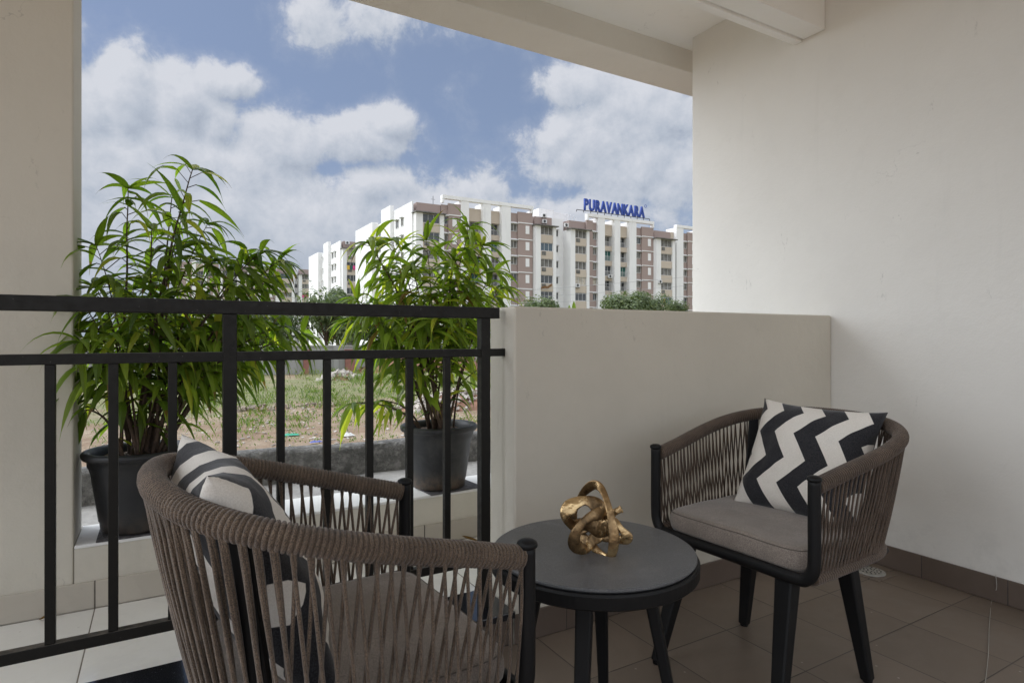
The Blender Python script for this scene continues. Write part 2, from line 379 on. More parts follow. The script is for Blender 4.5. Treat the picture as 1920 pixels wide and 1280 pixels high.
def chevron(name, k, seg, amp, ph, lean):
    m, t, b, v = material(name, (.5, .5, .5), .85, spec=.2)
    uv = t.node('ShaderNodeUVMap'); sp = t.node('ShaderNodeSeparateXYZ'); t.link(uv.outputs[0], sp.inputs[0])
    x, y = sp.outputs[0], sp.outputs[1]
    tri = t.math('PINGPONG', t.math('MULTIPLY', y, seg), 1.0)
    q = t.math('ADD', t.math('ADD', t.math('MULTIPLY', x, k), t.math('MULTIPLY', tri, amp)), t.math('ADD', t.math('MULTIPLY', y, lean), ph))
    s = t.smooth(t.math('ABSOLUTE', t.math('SUBTRACT', t.math('FRACT', q), .5)), .244, .256)
    n = t.noise(v, 420, 2, .6); n2 = t.noise(v, 9, 4, .6)
    w = t.mix(t.smooth(n, .3, .7), (.66, .62, .56), (.76, .72, .66)); bl = t.mix(t.smooth(n, .35, .65), (.012, .012, .014), (.035, .035, .04))
    t.link(t.mix(s, w, bl), b.inputs['Base Color']); b.inputs['Sheen Weight'].default_value = .2
    bp = t.node('ShaderNodeBump'); bp.inputs['Strength'].default_value = .4; bp.inputs['Distance'].default_value = .012
    t.link(t.math('ADD', n2, t.math('MULTIPLY', n, .08)), bp.inputs['Height']); t.link(bp.outputs[0], b.inputs['Normal']); return m
M['bronze'], t, b, v = material('aged_bronze', (.30, .19, .09), .34, metal=.9)
n = t.noise(v, 14, 5, .65, .6); t.link(t.ramp(n, [(.32, (.07, .047, .028)), (.50, (.32, .21, .105)), (.66, (.78, .57, .30))]), b.inputs['Base Color'])
t.link(t.smooth(n, .3, .7, .42, .18), b.inputs['Roughness'])
bp = t.node('ShaderNodeBump'); bp.inputs['Strength'].default_value = .6; bp.inputs['Distance'].default_value = .006; t.link(t.noise(v, 45, 4, .6), bp.inputs['Height']); t.link(bp.outputs[0], b.inputs['Normal'])
def pot_mat(name, dusty):
    m, t, b, v = material(name, (.02, .021, .023), .42, spec=.45)
    sp = t.node('ShaderNodeSeparateXYZ'); t.link(v, sp.inputs[0])
    n = t.noise(v, 9, 6, .7, .4); n2 = t.noise(v, 45, 4, .7)
    c = t.mix(t.smooth(n, .40, .72, 0, dusty), (.018, .019, .021), (.13, .125, .12))
    lo = t.math('MULTIPLY', t.smooth(sp.outputs[2], .015, .10, 1, 0), t.smooth(n2, .3, .6, .15, 1))
    c = t.mix(t.math('MULTIPLY', lo, dusty*.8), c, (.30, .19, .11)); t.link(c, b.inputs['Base Color'])
    t.link(t.smooth(n, .3, .7, .35, .65), b.inputs['Roughness']); return m
M['pot_a'] = pot_mat('pot_plastic', .12); M['pot_b'] = pot_mat('pot_plastic_dusty', .34)
M['soil'], *_ = material('soil', (.07, .045, .03), .95, var=.5, vscale=40, bump=1, bscale=60)
M['mat'], *_ = material('rubber_mat', (.10, .095, .10), .8, var=.4, vscale=60, bump=.8, bscale=200)
M['bark'], *_ = material('bark', (.10, .065, .045), .85, var=.35, vscale=30, bump=.6, bscale=80)
def leaf_mat(name, dark, light, trans=.45, yellow=(.33, .36, .04)):
    m = bpy.data.materials.new(name); m.use_nodes = True; t = NT(m.node_tree); b = t.n['Principled BSDF']; out = t.n['Material Output']
    at = t.node('ShaderNodeAttribute'); at.attribute_name = 'tint'; sp = t.node('ShaderNodeSeparateColor'); t.link(at.outputs['Color'], sp.inputs[0])
    c = t.mix(sp.outputs[0], dark, light); c = t.mix(sp.outputs[1], c, yellow); c = t.mix(sp.outputs[2], c, (.16, .085, .03))
    t.link(c, b.inputs['Base Color']); b.inputs['Roughness'].default_value = .38; b.inputs['Specular IOR Level'].default_value = .45
    tr = t.node('ShaderNodeBsdfTranslucent'); c2 = t.mix(1.0, c, (1.5, 1.75, .6), 'MULTIPLY'); t.link(c2, tr.inputs[0])
    mx = t.node('ShaderNodeMixShader'); mx.inputs[0].default_value = trans; t.link(b.outputs[0], mx.inputs[1]); t.link(tr.outputs[0], mx.inputs[2]); t.link(mx.outputs[0], out.inputs[0])
    return m
M['leaf'] = leaf_mat('long_leaf', (.062, .115, .016), (.27, .37, .055), .5, (.50, .50, .07))
M['tree_leaf'] = leaf_mat('tree_leaf', (.055, .085, .038), (.16, .20, .09), .25, (.20, .22, .06))
M['weed'] = leaf_mat('weed_leaf', (.05, .10, .02), (.13, .20, .045), .3)
M['concrete'], t, b, v = material('rough_concrete', (.2, .19, .18), .92)
n = t.noise(v, 3, 6, .7); n2 = t.noise(v, 22, 5, .75)
t.link(t.mix(t.smooth(n2, .4, .68), t.mix(t.smooth(n, .35, .65), (.10, .097, .092), (.17, .165, .155)), (.30, .29, .275)), b.inputs['Base Color'])
bp = t.node('ShaderNodeBump'); bp.inputs['Strength'].default_value = 1; bp.inputs['Distance'].default_value = .05; t.link(t.noise(v, 14, 6, .7), bp.inputs['Height']); t.link(bp.outputs[0], b.inputs['Normal'])
M['slab'], *_ = material('cement_screed', (.30, .29, .275), .9, var=.22, vscale=4, bump=.6, bscale=20, bdist=.03)
M['ground'], t, b, v = material('field_earth', (.3, .25, .2), .95)
n = t.noise(v, .10, 6, .6, .5); n2 = t.noise(v, .9, 6, .7); n3 = t.noise(v, 7, 5, .75); n4 = t.noise(v, .33, 5, .65)
earth = t.mix(t.smooth(n2, .35, .7), (.29, .195, .125), (.42, .33, .235))
grass = t.mix(t.smooth(n3, .3, .7), (.13, .15, .055), (.31, .31, .15))
sp = t.node('ShaderNodeSeparateXYZ'); t.link(v, sp.inputs[0])
farg = t.smooth(sp.outputs[1], 14, 26, -.20, .06)
gm = t.smooth(t.math('ADD', t.math('ADD', t.math('MULTIPLY', n, .5), t.math('MULTIPLY', n4, .55)), t.math('ADD', farg, t.math('MULTIPLY', n3, .12))), .50, .64)
c = t.mix(t.math('MULTIPLY', gm, .9), earth, grass)
lit = t.math('MULTIPLY', t.smooth(n3, .62, .70), t.smooth(n2, .5, .6)); c = t.mix(t.math('MULTIPLY', lit, .7), c, (.50, .46, .42))
t.link(c, b.inputs['Base Color'])
bp = t.node('ShaderNodeBump'); bp.inputs['Strength'].default_value = 1; bp.inputs['Distance'].default_value = .15; t.link(n3, bp.inputs['Height']); t.link(bp.outputs[0], b.inputs['Normal'])
def weathered(name, color, d=.12):
    m, t, b, v = material(name, color, .85, spec=.25)
    mp = t.node('ShaderNodeMapping'); t.link(v, mp.inputs[0]); mp.inputs['Scale'].default_value = (1, 1, .16)
    n = t.noise(mp.outputs[0], .9, 6, .7); n2 = t.noise(v, .25, 4, .6)
    c = t.mix(t.smooth(n, .5, .75, 0, .7), color, [x*(1-d*1.8) for x in color]); c = t.mix(t.smooth(n2, .35, .65, 0, .5), c, [x*(1-d*.6) for x in color])
    t.link(c, b.inputs['Base Color']); return m
M['b_white'] = weathered('building_white', (.76, .755, .75), .12)
M['b_brown'] = weathered('building_brown', (.335, .262, .238), .10)
M['b_beige'] = weathered('building_beige', (.50, .43, .355), .08)
M['b_frame'], *_ = material('window_frame_white', (.6, .6, .6), .5)
M['b_dark'], *_ = material('window_glass_dark', (.045, .05, .055), .2, spec=.6, var=.3, vscale=.7)
M['b_blue'], *_ = material('window_glass_blue', (.05, .085, .11), .2, spec=.6)
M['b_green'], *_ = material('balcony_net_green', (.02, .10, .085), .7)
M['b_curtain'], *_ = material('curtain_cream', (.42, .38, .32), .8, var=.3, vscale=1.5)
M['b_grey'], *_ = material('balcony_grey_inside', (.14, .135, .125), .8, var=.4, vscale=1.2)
M['b_cloth'], *_ = material('cloth_pink', (.55, .07, .22), .9, var=.3, vscale=3)
M['b_yellow'], *_ = material('cloth_yellow', (.60, .40, .06), .9)
M['b_brownc'], *_ = material('cloth_brown', (.16, .08, .03), .9)
M['b_steel'], *_ = material('dark_steel', (.05, .05, .055), .5)
M['letter'], *_ = material('sign_blue', (.012, .045, .27), .4, spec=.4)
M['bwall'] = weathered('boundary_wall_grey', (.34, .335, .32), .22)
M['red'], *_ = material('red_paint', (.27, .12, .095), .8, var=.2, vscale=1)
M['rubble'], *_ = material('rubble_stone', (.42, .38, .34), .95, var=.3, vscale=2, bump=.6, bscale=10)
M['rubble2'], *_ = material('rubble_brown', (.30, .25, .20), .95, var=.35, vscale=3, bump=.6, bscale=10)
M['heap'], *_ = material('red_earth', (.27, .15, .10), .95, var=.35, vscale=1.2, bump=1, bscale=4, bdist=.1)
M['white_plastic'], *_ = material('white_plastic', (.7, .7, .68), .5)
M['drain'], *_ = material('drain_cover', (.36, .35, .32), .5, var=.15, vscale=30)
M['hole'], *_ = material('drain_hole', (.01, .01, .01), .9)
M['thread'], *_ = material('nylon_thread', (.42, .41, .38), .4)
M['cable'], *_ = material('cable', (.35, .35, .36), .6)
M['litter_g'], *_ = material('litter_green', (.05, .35, .22), .5)
M['litter_b'], *_ = material('litter_blue', (.12, .16, .45), .5)

# ------------------------------------------------------------------ balcony shell
XW = 2.725*E; YP0, YP1 = 1.692*E, 1.862*E; XP = .996*E; HP = 1.097*E
YS0, YS1 = 2.43*E, 2.672*E; ZSILL = .313*E; ZLED = .1*E; ZC = 2.765*E
XPIER = -.2455*E; YWEND = 2.552*E
XB, YB = -1.9, -1.7
def setting(name, mb, mat, **k): return tag(mb.build(name, mat, **k), kind='structure')
setting('floor', MB().box(XB, XW, YB, YP0, -.15, 0), M['floor'])
# outer ledge floor behind the railing (raised)
setting('ledge_floor', MB().box(XB, XW-.002, YP1+.012, YS0, -.15, ZLED), M['ledge'])
w = MB().box(XW, XW+.2, YB, YWEND, -.15, 3.3)
tag(w.build('side_wall', M['plaster'], bevel=.006), 'tall pale plastered wall on the right behind the armchair', 'wall')
w = MB().box(XP, XW-.002, YP0, YP1, -.15, HP)
tag(w.build('parapet_wall', M['plaster_warm'], bevel=.008, seg=3), 'waist-high beige parapet wall between the railing and the tall right wall', 'wall')
# brown tile skirtings
sk = MB().box(XP-.002, XW-.012, YP0-.010, YP0, .0015, .098)
tag(sk.build('skirting', M['skirt_x'], bevel=.002), 'brown tile skirting along the foot of the beige parapet wall', 'skirting', 'brown tile skirtings')
sk = MB().box(XW-.010, XW, YB, YP0, .0015, .098)
tag(sk.build('skirting', M['skirt_y'], bevel=.002), 'brown tile skirting along the foot of the tall right wall', 'skirting', 'brown tile skirtings')
# upstand under the railing, capped with black granite
up = thing('threshold', 'low upstand capped with black polished granite under the dark railing', 'threshold', ((XB+XP)/2, YP0, 0))
o = MB().box(XB, XP-.004, YP0+.004, YP1+.008, -.15, .098*E-.012).build('upstand', M['skirt_x'], up); o.matrix_parent_inverse = Matrix.Translation(-up.location)
o = MB().box(XB, XP-.004, YP0-.014, YP1+.03, .098*E-.010, .098*E+.014).build('granite_slab', M['granite'], up, bevel=.003); o.matrix_parent_inverse = Matrix.Translation(-up.location)
# low outer wall with its sill, and the tall pier at the left
lw = thing('sill_wall', 'low cream wall with a white sill that carries the two potted plants', 'wall', (1.2, YS0, 0))
o = MB().box(XPIER+.002, XW+.4, YS0, YS1, -.15, ZSILL-.012).build('wall', M['plaster_warm'], lw); o.matrix_parent_inverse = Matrix.Translation(-lw.location)
o = MB().box(XPIER+.002, XW+.4, YS0-.002, YS1+.004, ZSILL-.012, ZSILL).build('sill', M['plaster_white'], lw, bevel=.004, seg=2); o.matrix_parent_inverse = Matrix.Translation(-lw.location)
w = MB().box(XB, XPIER, YS0, YS1, -.15, 3.3)
tag(w.build('pier_wall', M['plaster_warm'], bevel=.006, seg=3), 'tall beige pier wall at the left edge beside the big potted plant', 'wall')
sk = MB().box(XB, XW-.012, YS0-.010, YS0, ZLED+.0015, ZLED+.09*E)
tag(sk.build('skirting', M['skirt_w'], bevel=.002), 'cream tile skirting at the foot of the low wall behind the railing', 'skirting')
# ceiling and beams
setting('ceiling', MB().box(XB, XW+2.5, YB, 2.667*E, ZC, ZC+.25), M['ceiling'])
w = MB().box(XB, XW+2.5, 2.667*E, 2.93*E, 2.627*E, 3.3)
tag(w.build('edge_beam', M['plaster'], bevel=.006), 'long cream concrete beam along the outer edge of the ceiling, above the sky', 'beam')
bm_ = thing('inner_beam', 'cream ceiling beam running above the parapet into the tall right wall', 'beam', (1, 1.8*E, 2.45*E))
for nm, q in (('beam_body', MB().box(XB, XW-.002, 1.723*E, 1.835*E, 2.452*E, ZC-.002)), ('drip_lip', MB().box(XB, XW-.002, 1.843*E, 1.885*E, 2.443*E, ZC-.002)), ('groove', MB().box(XB, XW-.002, 1.835*E, 1.843*E, 2.462*E, ZC-.002))):
    o = q.build(nm, M['ceiling'], bm_, bevel=.003 if nm != 'groove' else 0); o.matrix_parent_inverse = Matrix.Translation(-bm_.location)

# ------------------------------------------------------------------ railing
rl = thing('railing', 'dark painted steel railing with square bars across the left opening', 'railing', (0, 1.764*E, 0))
def rp(mb, name, bev=.0015):
    o = mb.build(name, M['railing'], rl, bevel=bev); o.matrix_parent_inverse = Matrix.Translation(-rl.location); return o
YR = 1.764*E
rp(MB().box(XB, at_Y(932, 600, YR).x, YR-.020, YR+.020, 1.094*E-.037, 1.094*E), 'top_rail', .002)
rp(MB().box(XB, XP-.001, YR-.013, YR+.013, .9585*E-.026, .9585*E), 'middle_rail')
zb = .283*E
rp(MB().box(XB, at_Y(897, 600, YR).x, YR-.013, YR+.013, zb-.028, zb), 'bottom_rail')
for px in (430.5, 907, -330):
    x = at_Y(px, 600, YR).x
    rp(MB().box(x-.017, x+.017, YR-.017, YR+.017, .098*E+.014, 1.094*E-.037), 'post')
def barx(px): return at_Y(px, 700, YR).x
bars = [94.5, 212.5, 323.5, 526, 613, 692.5, 767.5, 837.5]
xs = [barx(p) for p in bars]; step = xs[1]-xs[0]
for x in xs+[xs[0]-step*k for k in (1, 2, 3, 4)]:
    rp(MB().box(x-.0105, x+.0105, YR-.0105, YR+.0105, zb, .9585*E-.026), 'bar')

# ------------------------------------------------------------------ floor drain and thread
dp = on_z(1632, 1073, 0)
dr = thing('floor_drain', 'round white perforated floor drain set in the brown tiles behind the armchair', 'drain', (dp.x, dp.y, 0))
MB().box(-.075, .075, -.075, .075, .001, .004).build('frame', M['floor'], dr, bevel=.001)
MB().lathe([(.058, .0045), (.058, .008), (.050, .010), (.001, .011)], n=40, cap1=True).build('cover', M['drain'], dr, smooth=False)
h = MB()
for ring, cnt in ((.012, 5), (.026, 10), (.040, 15)):
    for k in range(cnt):
        a = 2*PI*k/cnt+ring*20; h.lathe([(.0032, .0106), (.0032, .0118)], ring*math.cos(a), ring*math.sin(a), 8)
h.build('holes', M['hole'], dr)
a = at_X(1867, 1077, XW-.012)
pts = [a, a+Vector((-.004, -.004, -.05)), on_z(1860, 1122, .003), on_z(1855, 1170, .003), on_z(1853, 1225, .003), on_z(1845, 1300, .003), on_z(1836, 1360, .003)]
tag(MB().tube(crom(pts, 8), .0010, n=6).build('thread', M['thread'], smooth=True), 'thin pale thread hanging over the brown skirting onto the floor at the right', 'thread')

# ------------------------------------------------------------------ armchairs
def make_chair(label, origin, rz, slope, lattice, rope, seed, dp=1.0):
    rnd = random.Random(seed)
    t = thing('armchair', label, 'armchair', origin, rz, 'rope armchairs round the little table')
    def topz(w): return .622+slope*w
    half = [(.258, .012), (.268, .12), (.284, .26), (.283, .37), (.255, .46), (.19, .528), (.10, .562), (0, .572)]
    plan = [(-a, b) for a, b in half]+[(a, b) for a, b in reversed(half[:-1])]
    top = crom([(a*E, b*E*dp, topz(b)*E) for a, b in plan], 10)
    halfb = [(.248, .015), (.250, .12), (.250, .26), (.242, .36), (.205, .435), (.14, .475), (.07, .49), (0, .495)]
    planb = [(-a, b) for a, b in halfb]+[(a, b) for a, b in reversed(halfb[:-1])]
    bot = crom([(a*E, b*E*dp, .388*E) for a, b in planb], 10)
    # wrapped top rail
    pitch = .0078*E; ring = resample(top, pitch/5)
    rr = lambda i: .0212*E*(.79+.21*math.sqrt(max(0, 1-(2*((i % 5)/5)-1)**2)))
    MB().tube(ring, rr, n=16).build('arm_rail', rope, t, smooth=True)
    # lower hoop, wrapped as well
    ringb = resample(bot, .010*E/4)
    MB().tube(ringb, lambda i: (.0125+.0022*abs(math.sin(PI*i/4)))*E, lambda i: (.016+.0025*abs(math.sin(PI*i/4)))*E, n=10, up=Vector((0, 0, 1))).build('lower_hoop', rope, t, smooth=True)
    # cords
    tp = resample(top, .001); bt = resample(bot, .001)
    P = lambda arr, f: arr[int(max(0, min(1, f))*(len(arr)-1))]
    mb = MB(); npair = 84 if lattice else 66
    def cord(f0, f1, side, rad=.0030):
        a = P(tp, f0); b = P(bt, f1); n_ = 9; path = []
        ctr = Vector((0, .2*E, 0)); o2 = Vector((a.x, a.y-.2*E, 0)).normalized()
        sag = rnd.uniform(-.002, .002); r0 = .018*E
        for k in range(n_+1):
            s = k/n_; p = a.lerp(b, s)+o2*(side*.004*math.sin(PI*s)+sag*math.sin(2*PI*s)+r0*(1-s)**1*.72+.006*s)
            path.append(p)
        path[0] = a+o2*r0*.9+Vector((0, 0, .008)); mb.tube(path, rad*E, n=6, caps=False)
    for i in range(npair):
        f = (i+.5)/npair; p_ = 1/npair; j = rnd.uniform(-.10, .10)*p_; j2 = rnd.uniform(-.10, .10)*p_
        sgn = -1 if f < .5 else 1
        if lattice:
            sh = 1.5*p_
            cord(f-.10*p_+j, f+sh+j2, 1, .0026); cord(f+.10*p_+j, f-sh+j2, -1, .0026)
            if abs(f-.5) < .2: cord(f+.5*p_, f+.5*p_, 0, .0026)
        else:
            arm = abs(f-.5) > .22
            cord(f-.16*p_*sgn+j, f+.20*p_*sgn+j2, 1, .0031); cord(f+.16*p_*sgn+j, f-(2.3 if arm else .6)*p_*sgn+j2, -1, .0031)
            if not arm: cord(f-.04*p_*sgn+j, f+.12*p_*sgn+j2, 1, .0030)
    mb.build('rope_weave', rope, t, smooth=True)
    # front U frame with capped posts
    zt = .642*E; hx = .262*E; fr = []
    for s in (-1, 1):
        side = [(s*hx, 0, zt), (s*hx, 0, .55*E), (s*hx, 0, .45*E), (s*(hx-.004), 0, .415*E), (s*(hx-.02), 0, .392*E), (s*(hx-.05), 0, .384*E)]
        fr = side if s == -1 else fr+[(s*.1, 0, .384*E)]+side[::-1]
    MB().tube(crom(fr, 6), .0135*E, .0165*E, n=14, up=Vector((0, 1, 0))).build('front_frame', M['black'], t, smooth=True)
    for s in (-1, 1):
        cp = MB().lathe([(.0150*E, 0), (.0178*E, .003), (.0182*E, .007), (.0165*E, .0115), (.010*E, .0150), (.001, .0160)], s*hx, 0, 20)
        o = cp.build('post_cap', M['black'], t, smooth=True); o.location = (0, 0, zt-.002)
        # rear upright inside the weave
        MB().bar((s*.205*E, .40*E, .38*E), (s*.238*E, .478*E*dp, topz(.46)*E-.01), .040, .012, .034, .012, up=Vector((s*.7, .7, 0))).build('rear_upright', M['black'], t, bevel=.003)
    # seat pan
    sp_ = MB().box(-.238*E, .238*E, .02*E, .44*E, .366*E, .388*E); sp_.build('seat_pan', M['black'], t, bevel=.012)
    # legs
    for (ux, uw, fx, fw) in ((.165, .045, .200, -.060), (.150, .345, .205, .375)):
        for s in (-1, 1):
            MB().bar((s*ux*E, uw*E, .386*E), (s*fx*E, fw*E, .006), .052*E, .046*E, .031*E, .029*E, up=Vector((0, 1, 0))).build('leg', M['black'], t, bevel=.006, seg=3)
            o = MB().lathe([(.013, 0), (.014, .008)], s*fx*E, fw*E, 14).build('foot_glide', M['black'], t)
    # cushion: rounded slab with a slight crown
    cz0, cz1 = .392*E, .455*E; n_ = 26; mb = MB(); hxw = .232*E; y0, y1 = .004*E, .445*E
    def sup(a, ex=11.0, exb=5.0):
        ca, sa = math.cos(a), math.sin(a); e = exb if sa > 0 else ex
        r = (abs(ca)**e+abs(sa)**e)**(-1/e); return r*ca, r*sa
    loops = []
    prof = [(.965, 0, 0), (.99, .18, 0), (1.0, .45, 0), (.998, .72, 0), (.985, .90, 0), (.95, .985, 0), (.90, 1.0, 0), (.7, 1.03, 0), (.4, 1.05, 0), (.15, 1.055, 0)]
    for (sc, h_, _) in prof:
        L = []
        for k in range(72):
            a = 2*PI*k/72; x, y = sup(a); x *= sc*hxw; yy = (y0+y1)/2+y*sc*(y1-y0)/2
            zz = cz0+(cz1-cz0)*h_+.0035*noise.noise(Vector((x*9, yy*9, seed)))*(1 if h_ > .3 else 0)
            L.append((x, yy, zz))
        loops.append(L)
    b0 = 0
    for L in loops: mb.v += L
    for i in range(len(loops)-1):
        for k in range(72):
            k2 = (k+1) % 72; mb.f.append((i*72+k, i*72+k2, (i+1)*72+k2, (i+1)*72+k)); mb.uv.append(None); mb.c.append(None)
    mb.f.append(tuple(range(71, -1, -1))); mb.uv.append(None); mb.c.append(None)
    mb.f.append(tuple((len(loops)-1)*72+k for k in range(72))); mb.uv.append(None); mb.c.append(None)
    cu = mb.build('seat_cushion', M['seat'], t, smooth=True)
    pl = [Vector(p)+Vector((0, 0, .0004)) for p in loops[4]]
    MB().tube(pl, .0014, n=6, closed=True).build('piping', M['seam'], cu, smooth=True)
    return t
def frame_angle(lat, dep):
    v = CL(lat, dep); return math.atan2(v.y, v.x)
cr_rz = frame_angle(.551, -.834); cl_rz = frame_angle(-.546, .837)
CRO = CE(.6045, 1.7126); CLO = CE(-.1175, 1.246)
chair_r = make_chair('brown rope armchair with grey seat cushion in the corner by the tall right wall', CRO, cr_rz, .20, True, M['rope2'], 3)
chair_l = make_chair('brown rope armchair in the foreground seen from its side and back, before the railing', CLO, cl_rz, .262, False, M['rope'], 5, .94)

# ------------------------------------------------------------------ scatter cushions
def make_pillow(label, mat, size, thick, mw, seed, pinch=.10):
    n = 40; mb = MB(); mb.use_uv = True
    def pt(i, j, s):
        a = i/n*2-1; b_ = j/n*2-1
        # edges bow inwards, corners stay as ears
        ea = 1-pinch*(1-b_*b_)*abs(a)**2; eb = 1-pinch*(1-a*a)*abs(b_)**2
        x = a*ea*size/2; y = b_*eb*size/2
        prof = max(0, (1-abs(a)**2.6))*max(0, (1-abs(b_)**2.6))
        zz = thick/2*prof**.50
        wr = noise.noise(Vector((a*2.3, b_*2.3, seed+s*3)))*.012+noise.noise(Vector((a*6, b_*6, seed+s*3)))*.004
        return Vector((x, y, s*(zz+wr*min(1, prof*3))))
    for s in (1, -1):
        g = [[pt(i, j, s) for j in range(n+1)] for i in range(n+1)]
        for i in range(n):
            for j in range(n):
                q = [g[i][j], g[i+1][j], g[i+1][j+1], g[i][j+1]]; u = [(i/n, j/n), ((i+1)/n, j/n), ((i+1)/n, (j+1)/n), (i/n, (j+1)/n)]
                if s < 0: q.reverse(); u.reverse()
                mb.quad(q, u)
    o = mb.build('cushion', mat, None, smooth=True)
    import bmesh
    bm = bmesh.new(); bm.from_mesh(o.data); bmesh.ops.remove_doubles(bm, verts=bm.verts, dist=1e-5); bm.to_mesh(o.data); bm.free()
    o.matrix_world = mw
    return tag(o, label, 'cushion', 'chevron cushions on the armchairs')
def frame_from(cen, xdir, ydir):
    x = Vector(xdir).normalized(); z = x.cross(Vector(ydir)).normalized(); y = z.cross(x)
    m = Matrix((x, y, z)).transposed().to_4x4(); m.translation = cen; return m
M['chev_r'] = chevron('chevron_print', 2.9, 4.6, .50, .18, -.25)
M['chev_l'] = chevron('chevron_print_bold', 2.9, 4.6, .50, .66, -.25)
def chair_pt(o, rz, u, w, z):
    return Vector(o)+Matrix.Rotation(rz, 3, 'Z') @ Vector((u*E, w*E, z*E))
def chair_dir(rz, u, w, z): return Matrix.Rotation(rz, 3, 'Z') @ Vector((u, w, z))
# right cushion leans back against the rope back
make_pillow('black and white zigzag cushion leaning in the armchair by the right wall', M['chev_r'], .390*E, .14*E,
            frame_from(chair_pt(CRO, cr_rz, .014, .385, .607), chair_dir(cr_rz, .985, .10, -.03), chair_dir(cr_rz, .06, .50, .86)), 2.0)
make_pillow('black and white striped cushion seen edge-on in the foreground armchair', M['chev_l'], .415*E, .15*E,
            frame_from(chair_pt(CLO, cl_rz, .0, .395, .626), chair_dir(cl_rz, 1, 0, .0), chair_dir(cl_rz, 0, .42, .9)), 9.0, .15)

# ------------------------------------------------------------------ side table
tc_ = CE(.197, 1.468); tb = thing('side_table', 'round black side table with four splayed legs between the armchairs', 'table', tc_, frame_angle(.16, -.045))
rt = .249*E; zt = .486*E
MB().lathe([(rt-.012, zt-.012), (rt-.006, zt-.006), (rt-.006, zt-.002), (rt-.009, zt), (.001, zt)], n=96, cap0=True, cap1=True).build('tabletop', M['table_top'], tb, smooth=False)
MB().lathe([(rt-.03, zt-.046), (rt-.004, zt-.046), (rt, zt-.042), (rt+.001, zt-.016), (rt-.002, zt-.0105), (rt-.008, zt-.0095), (rt-.0115, zt-.016), (rt-.03, zt-.02)], n=96, cap0=True, cap1=True).build('rim', M['black'], tb)
for k in range(4):
    a = k*PI/2; c_, s_ = math.cos(a), math.sin(a)
    MB().bar((c_*.125*E, s_*.125*E, zt-.045), (c_*.212*E, s_*.212*E, .003), .040*E, .030*E, .026*E, .022*E, up=Vector((c_, s_, 0))).build('leg', M['black'], tb, bevel=.006, seg=3)
MB().box(-.15, .15, -.018, .018, zt-.062, zt-.0465).box(-.018, .018, -.15, -.0185, zt-.062, zt-.0465).box(-.018, .018, .0185, .15, zt-.062, zt-.0465).build('cross_brace', M['black'], tb)

# ------------------------------------------------------------------ bronze sculpture
sc_o = CE(.197+.005, 1.452); sc_o.z = zt
sc_ = thing('sculpture', 'small bronze sculpture of interlocked loops standing on the black round table', 'sculpture', sc_o, -TH)
# local x = to the right in the photo, y = away, z = up; sizes in metres from the photo's outline
s_ = 1.432*E/F*.96
def SP(px, py, dy=0): return Vector(((px-1118)*s_, dy, (1032-py)*s_+.002))
def band(name, pts, wa, wb, twist=0, up=None, n=9, closed=True):
    path = crom(pts, n, closed); N = len(path)
    fa = lambda i: wa*(1+.18*math.sin(i*2*PI/N*2+1)); fb = lambda i: wb*(1+.25*math.sin(i*2*PI/N*3))
    return MB().tube(path, fa, fb, n=12, closed=closed, up=up, twist=twist).build(name, M['bronze'], sc_, smooth=True, subsurf=1)
band('tall_loop', [SP(1141, 1034, -.045), SP(1147, 1000, -.05), SP(1143, 960, -.04), SP(1133, 920, -.01), SP(1120, 908, .015), SP(1105, 918, .03), SP(1090, 942, .045), SP(1078, 975, .05), SP(1082, 1005, .035), SP(1105, 1020, .0), SP(1126, 1034, -.03)], .0034, .0112, up=Vector((.15, -1, 0)))
band('left_loop', [SP(1090, 1024, -.03), SP(1072, 1010, -.045), SP(1075, 985, -.05), SP(1095, 962, -.045), SP(1115, 955, -.035), SP(1133, 958, -.01), SP(1150, 975, .01), SP(1145, 998, .015), SP(1125, 1004, 0), SP(1110, 1012, -.01), SP(1100, 1024, -.02)], .0048, .0135, up=Vector((0, -1, .2)))
band('upper_loop', [SP(1060, 965, -.005), SP(1068, 948, 0), SP(1090, 938, .005), SP(1110, 940, .005), SP(1125, 953, .0), SP(1120, 970, .01), SP(1105, 985, .02), SP(1088, 992, .02), SP(1070, 985, .01)], .0040, .0165, up=Vector((0, -1, .5)))
band('right_loop', [SP(1130, 985, -.01), SP(1150, 975, -.02), SP(1163, 985, -.03), SP(1176, 1000, -.03), SP(1166, 1008, -.02), SP(1148, 1010, -.005), SP(1130, 1005, .005), SP(1118, 995, .0)], .0042, .012, up=Vector((0, -1, .2)))
band('horn', [SP(1120, 975, .0), SP(1138, 968, -.005), SP(1150, 958, -.012), SP(1167, 948, -.018)], .010, .005, up=Vector((0, 0, 1)), closed=False)
band('core', [SP(1098, 975, .0), SP(1112, 985, -.005), SP(1130, 988, -.005), SP(1148, 985, -.01)], .024, .010, up=Vector((0, 0, 1)), closed=False)

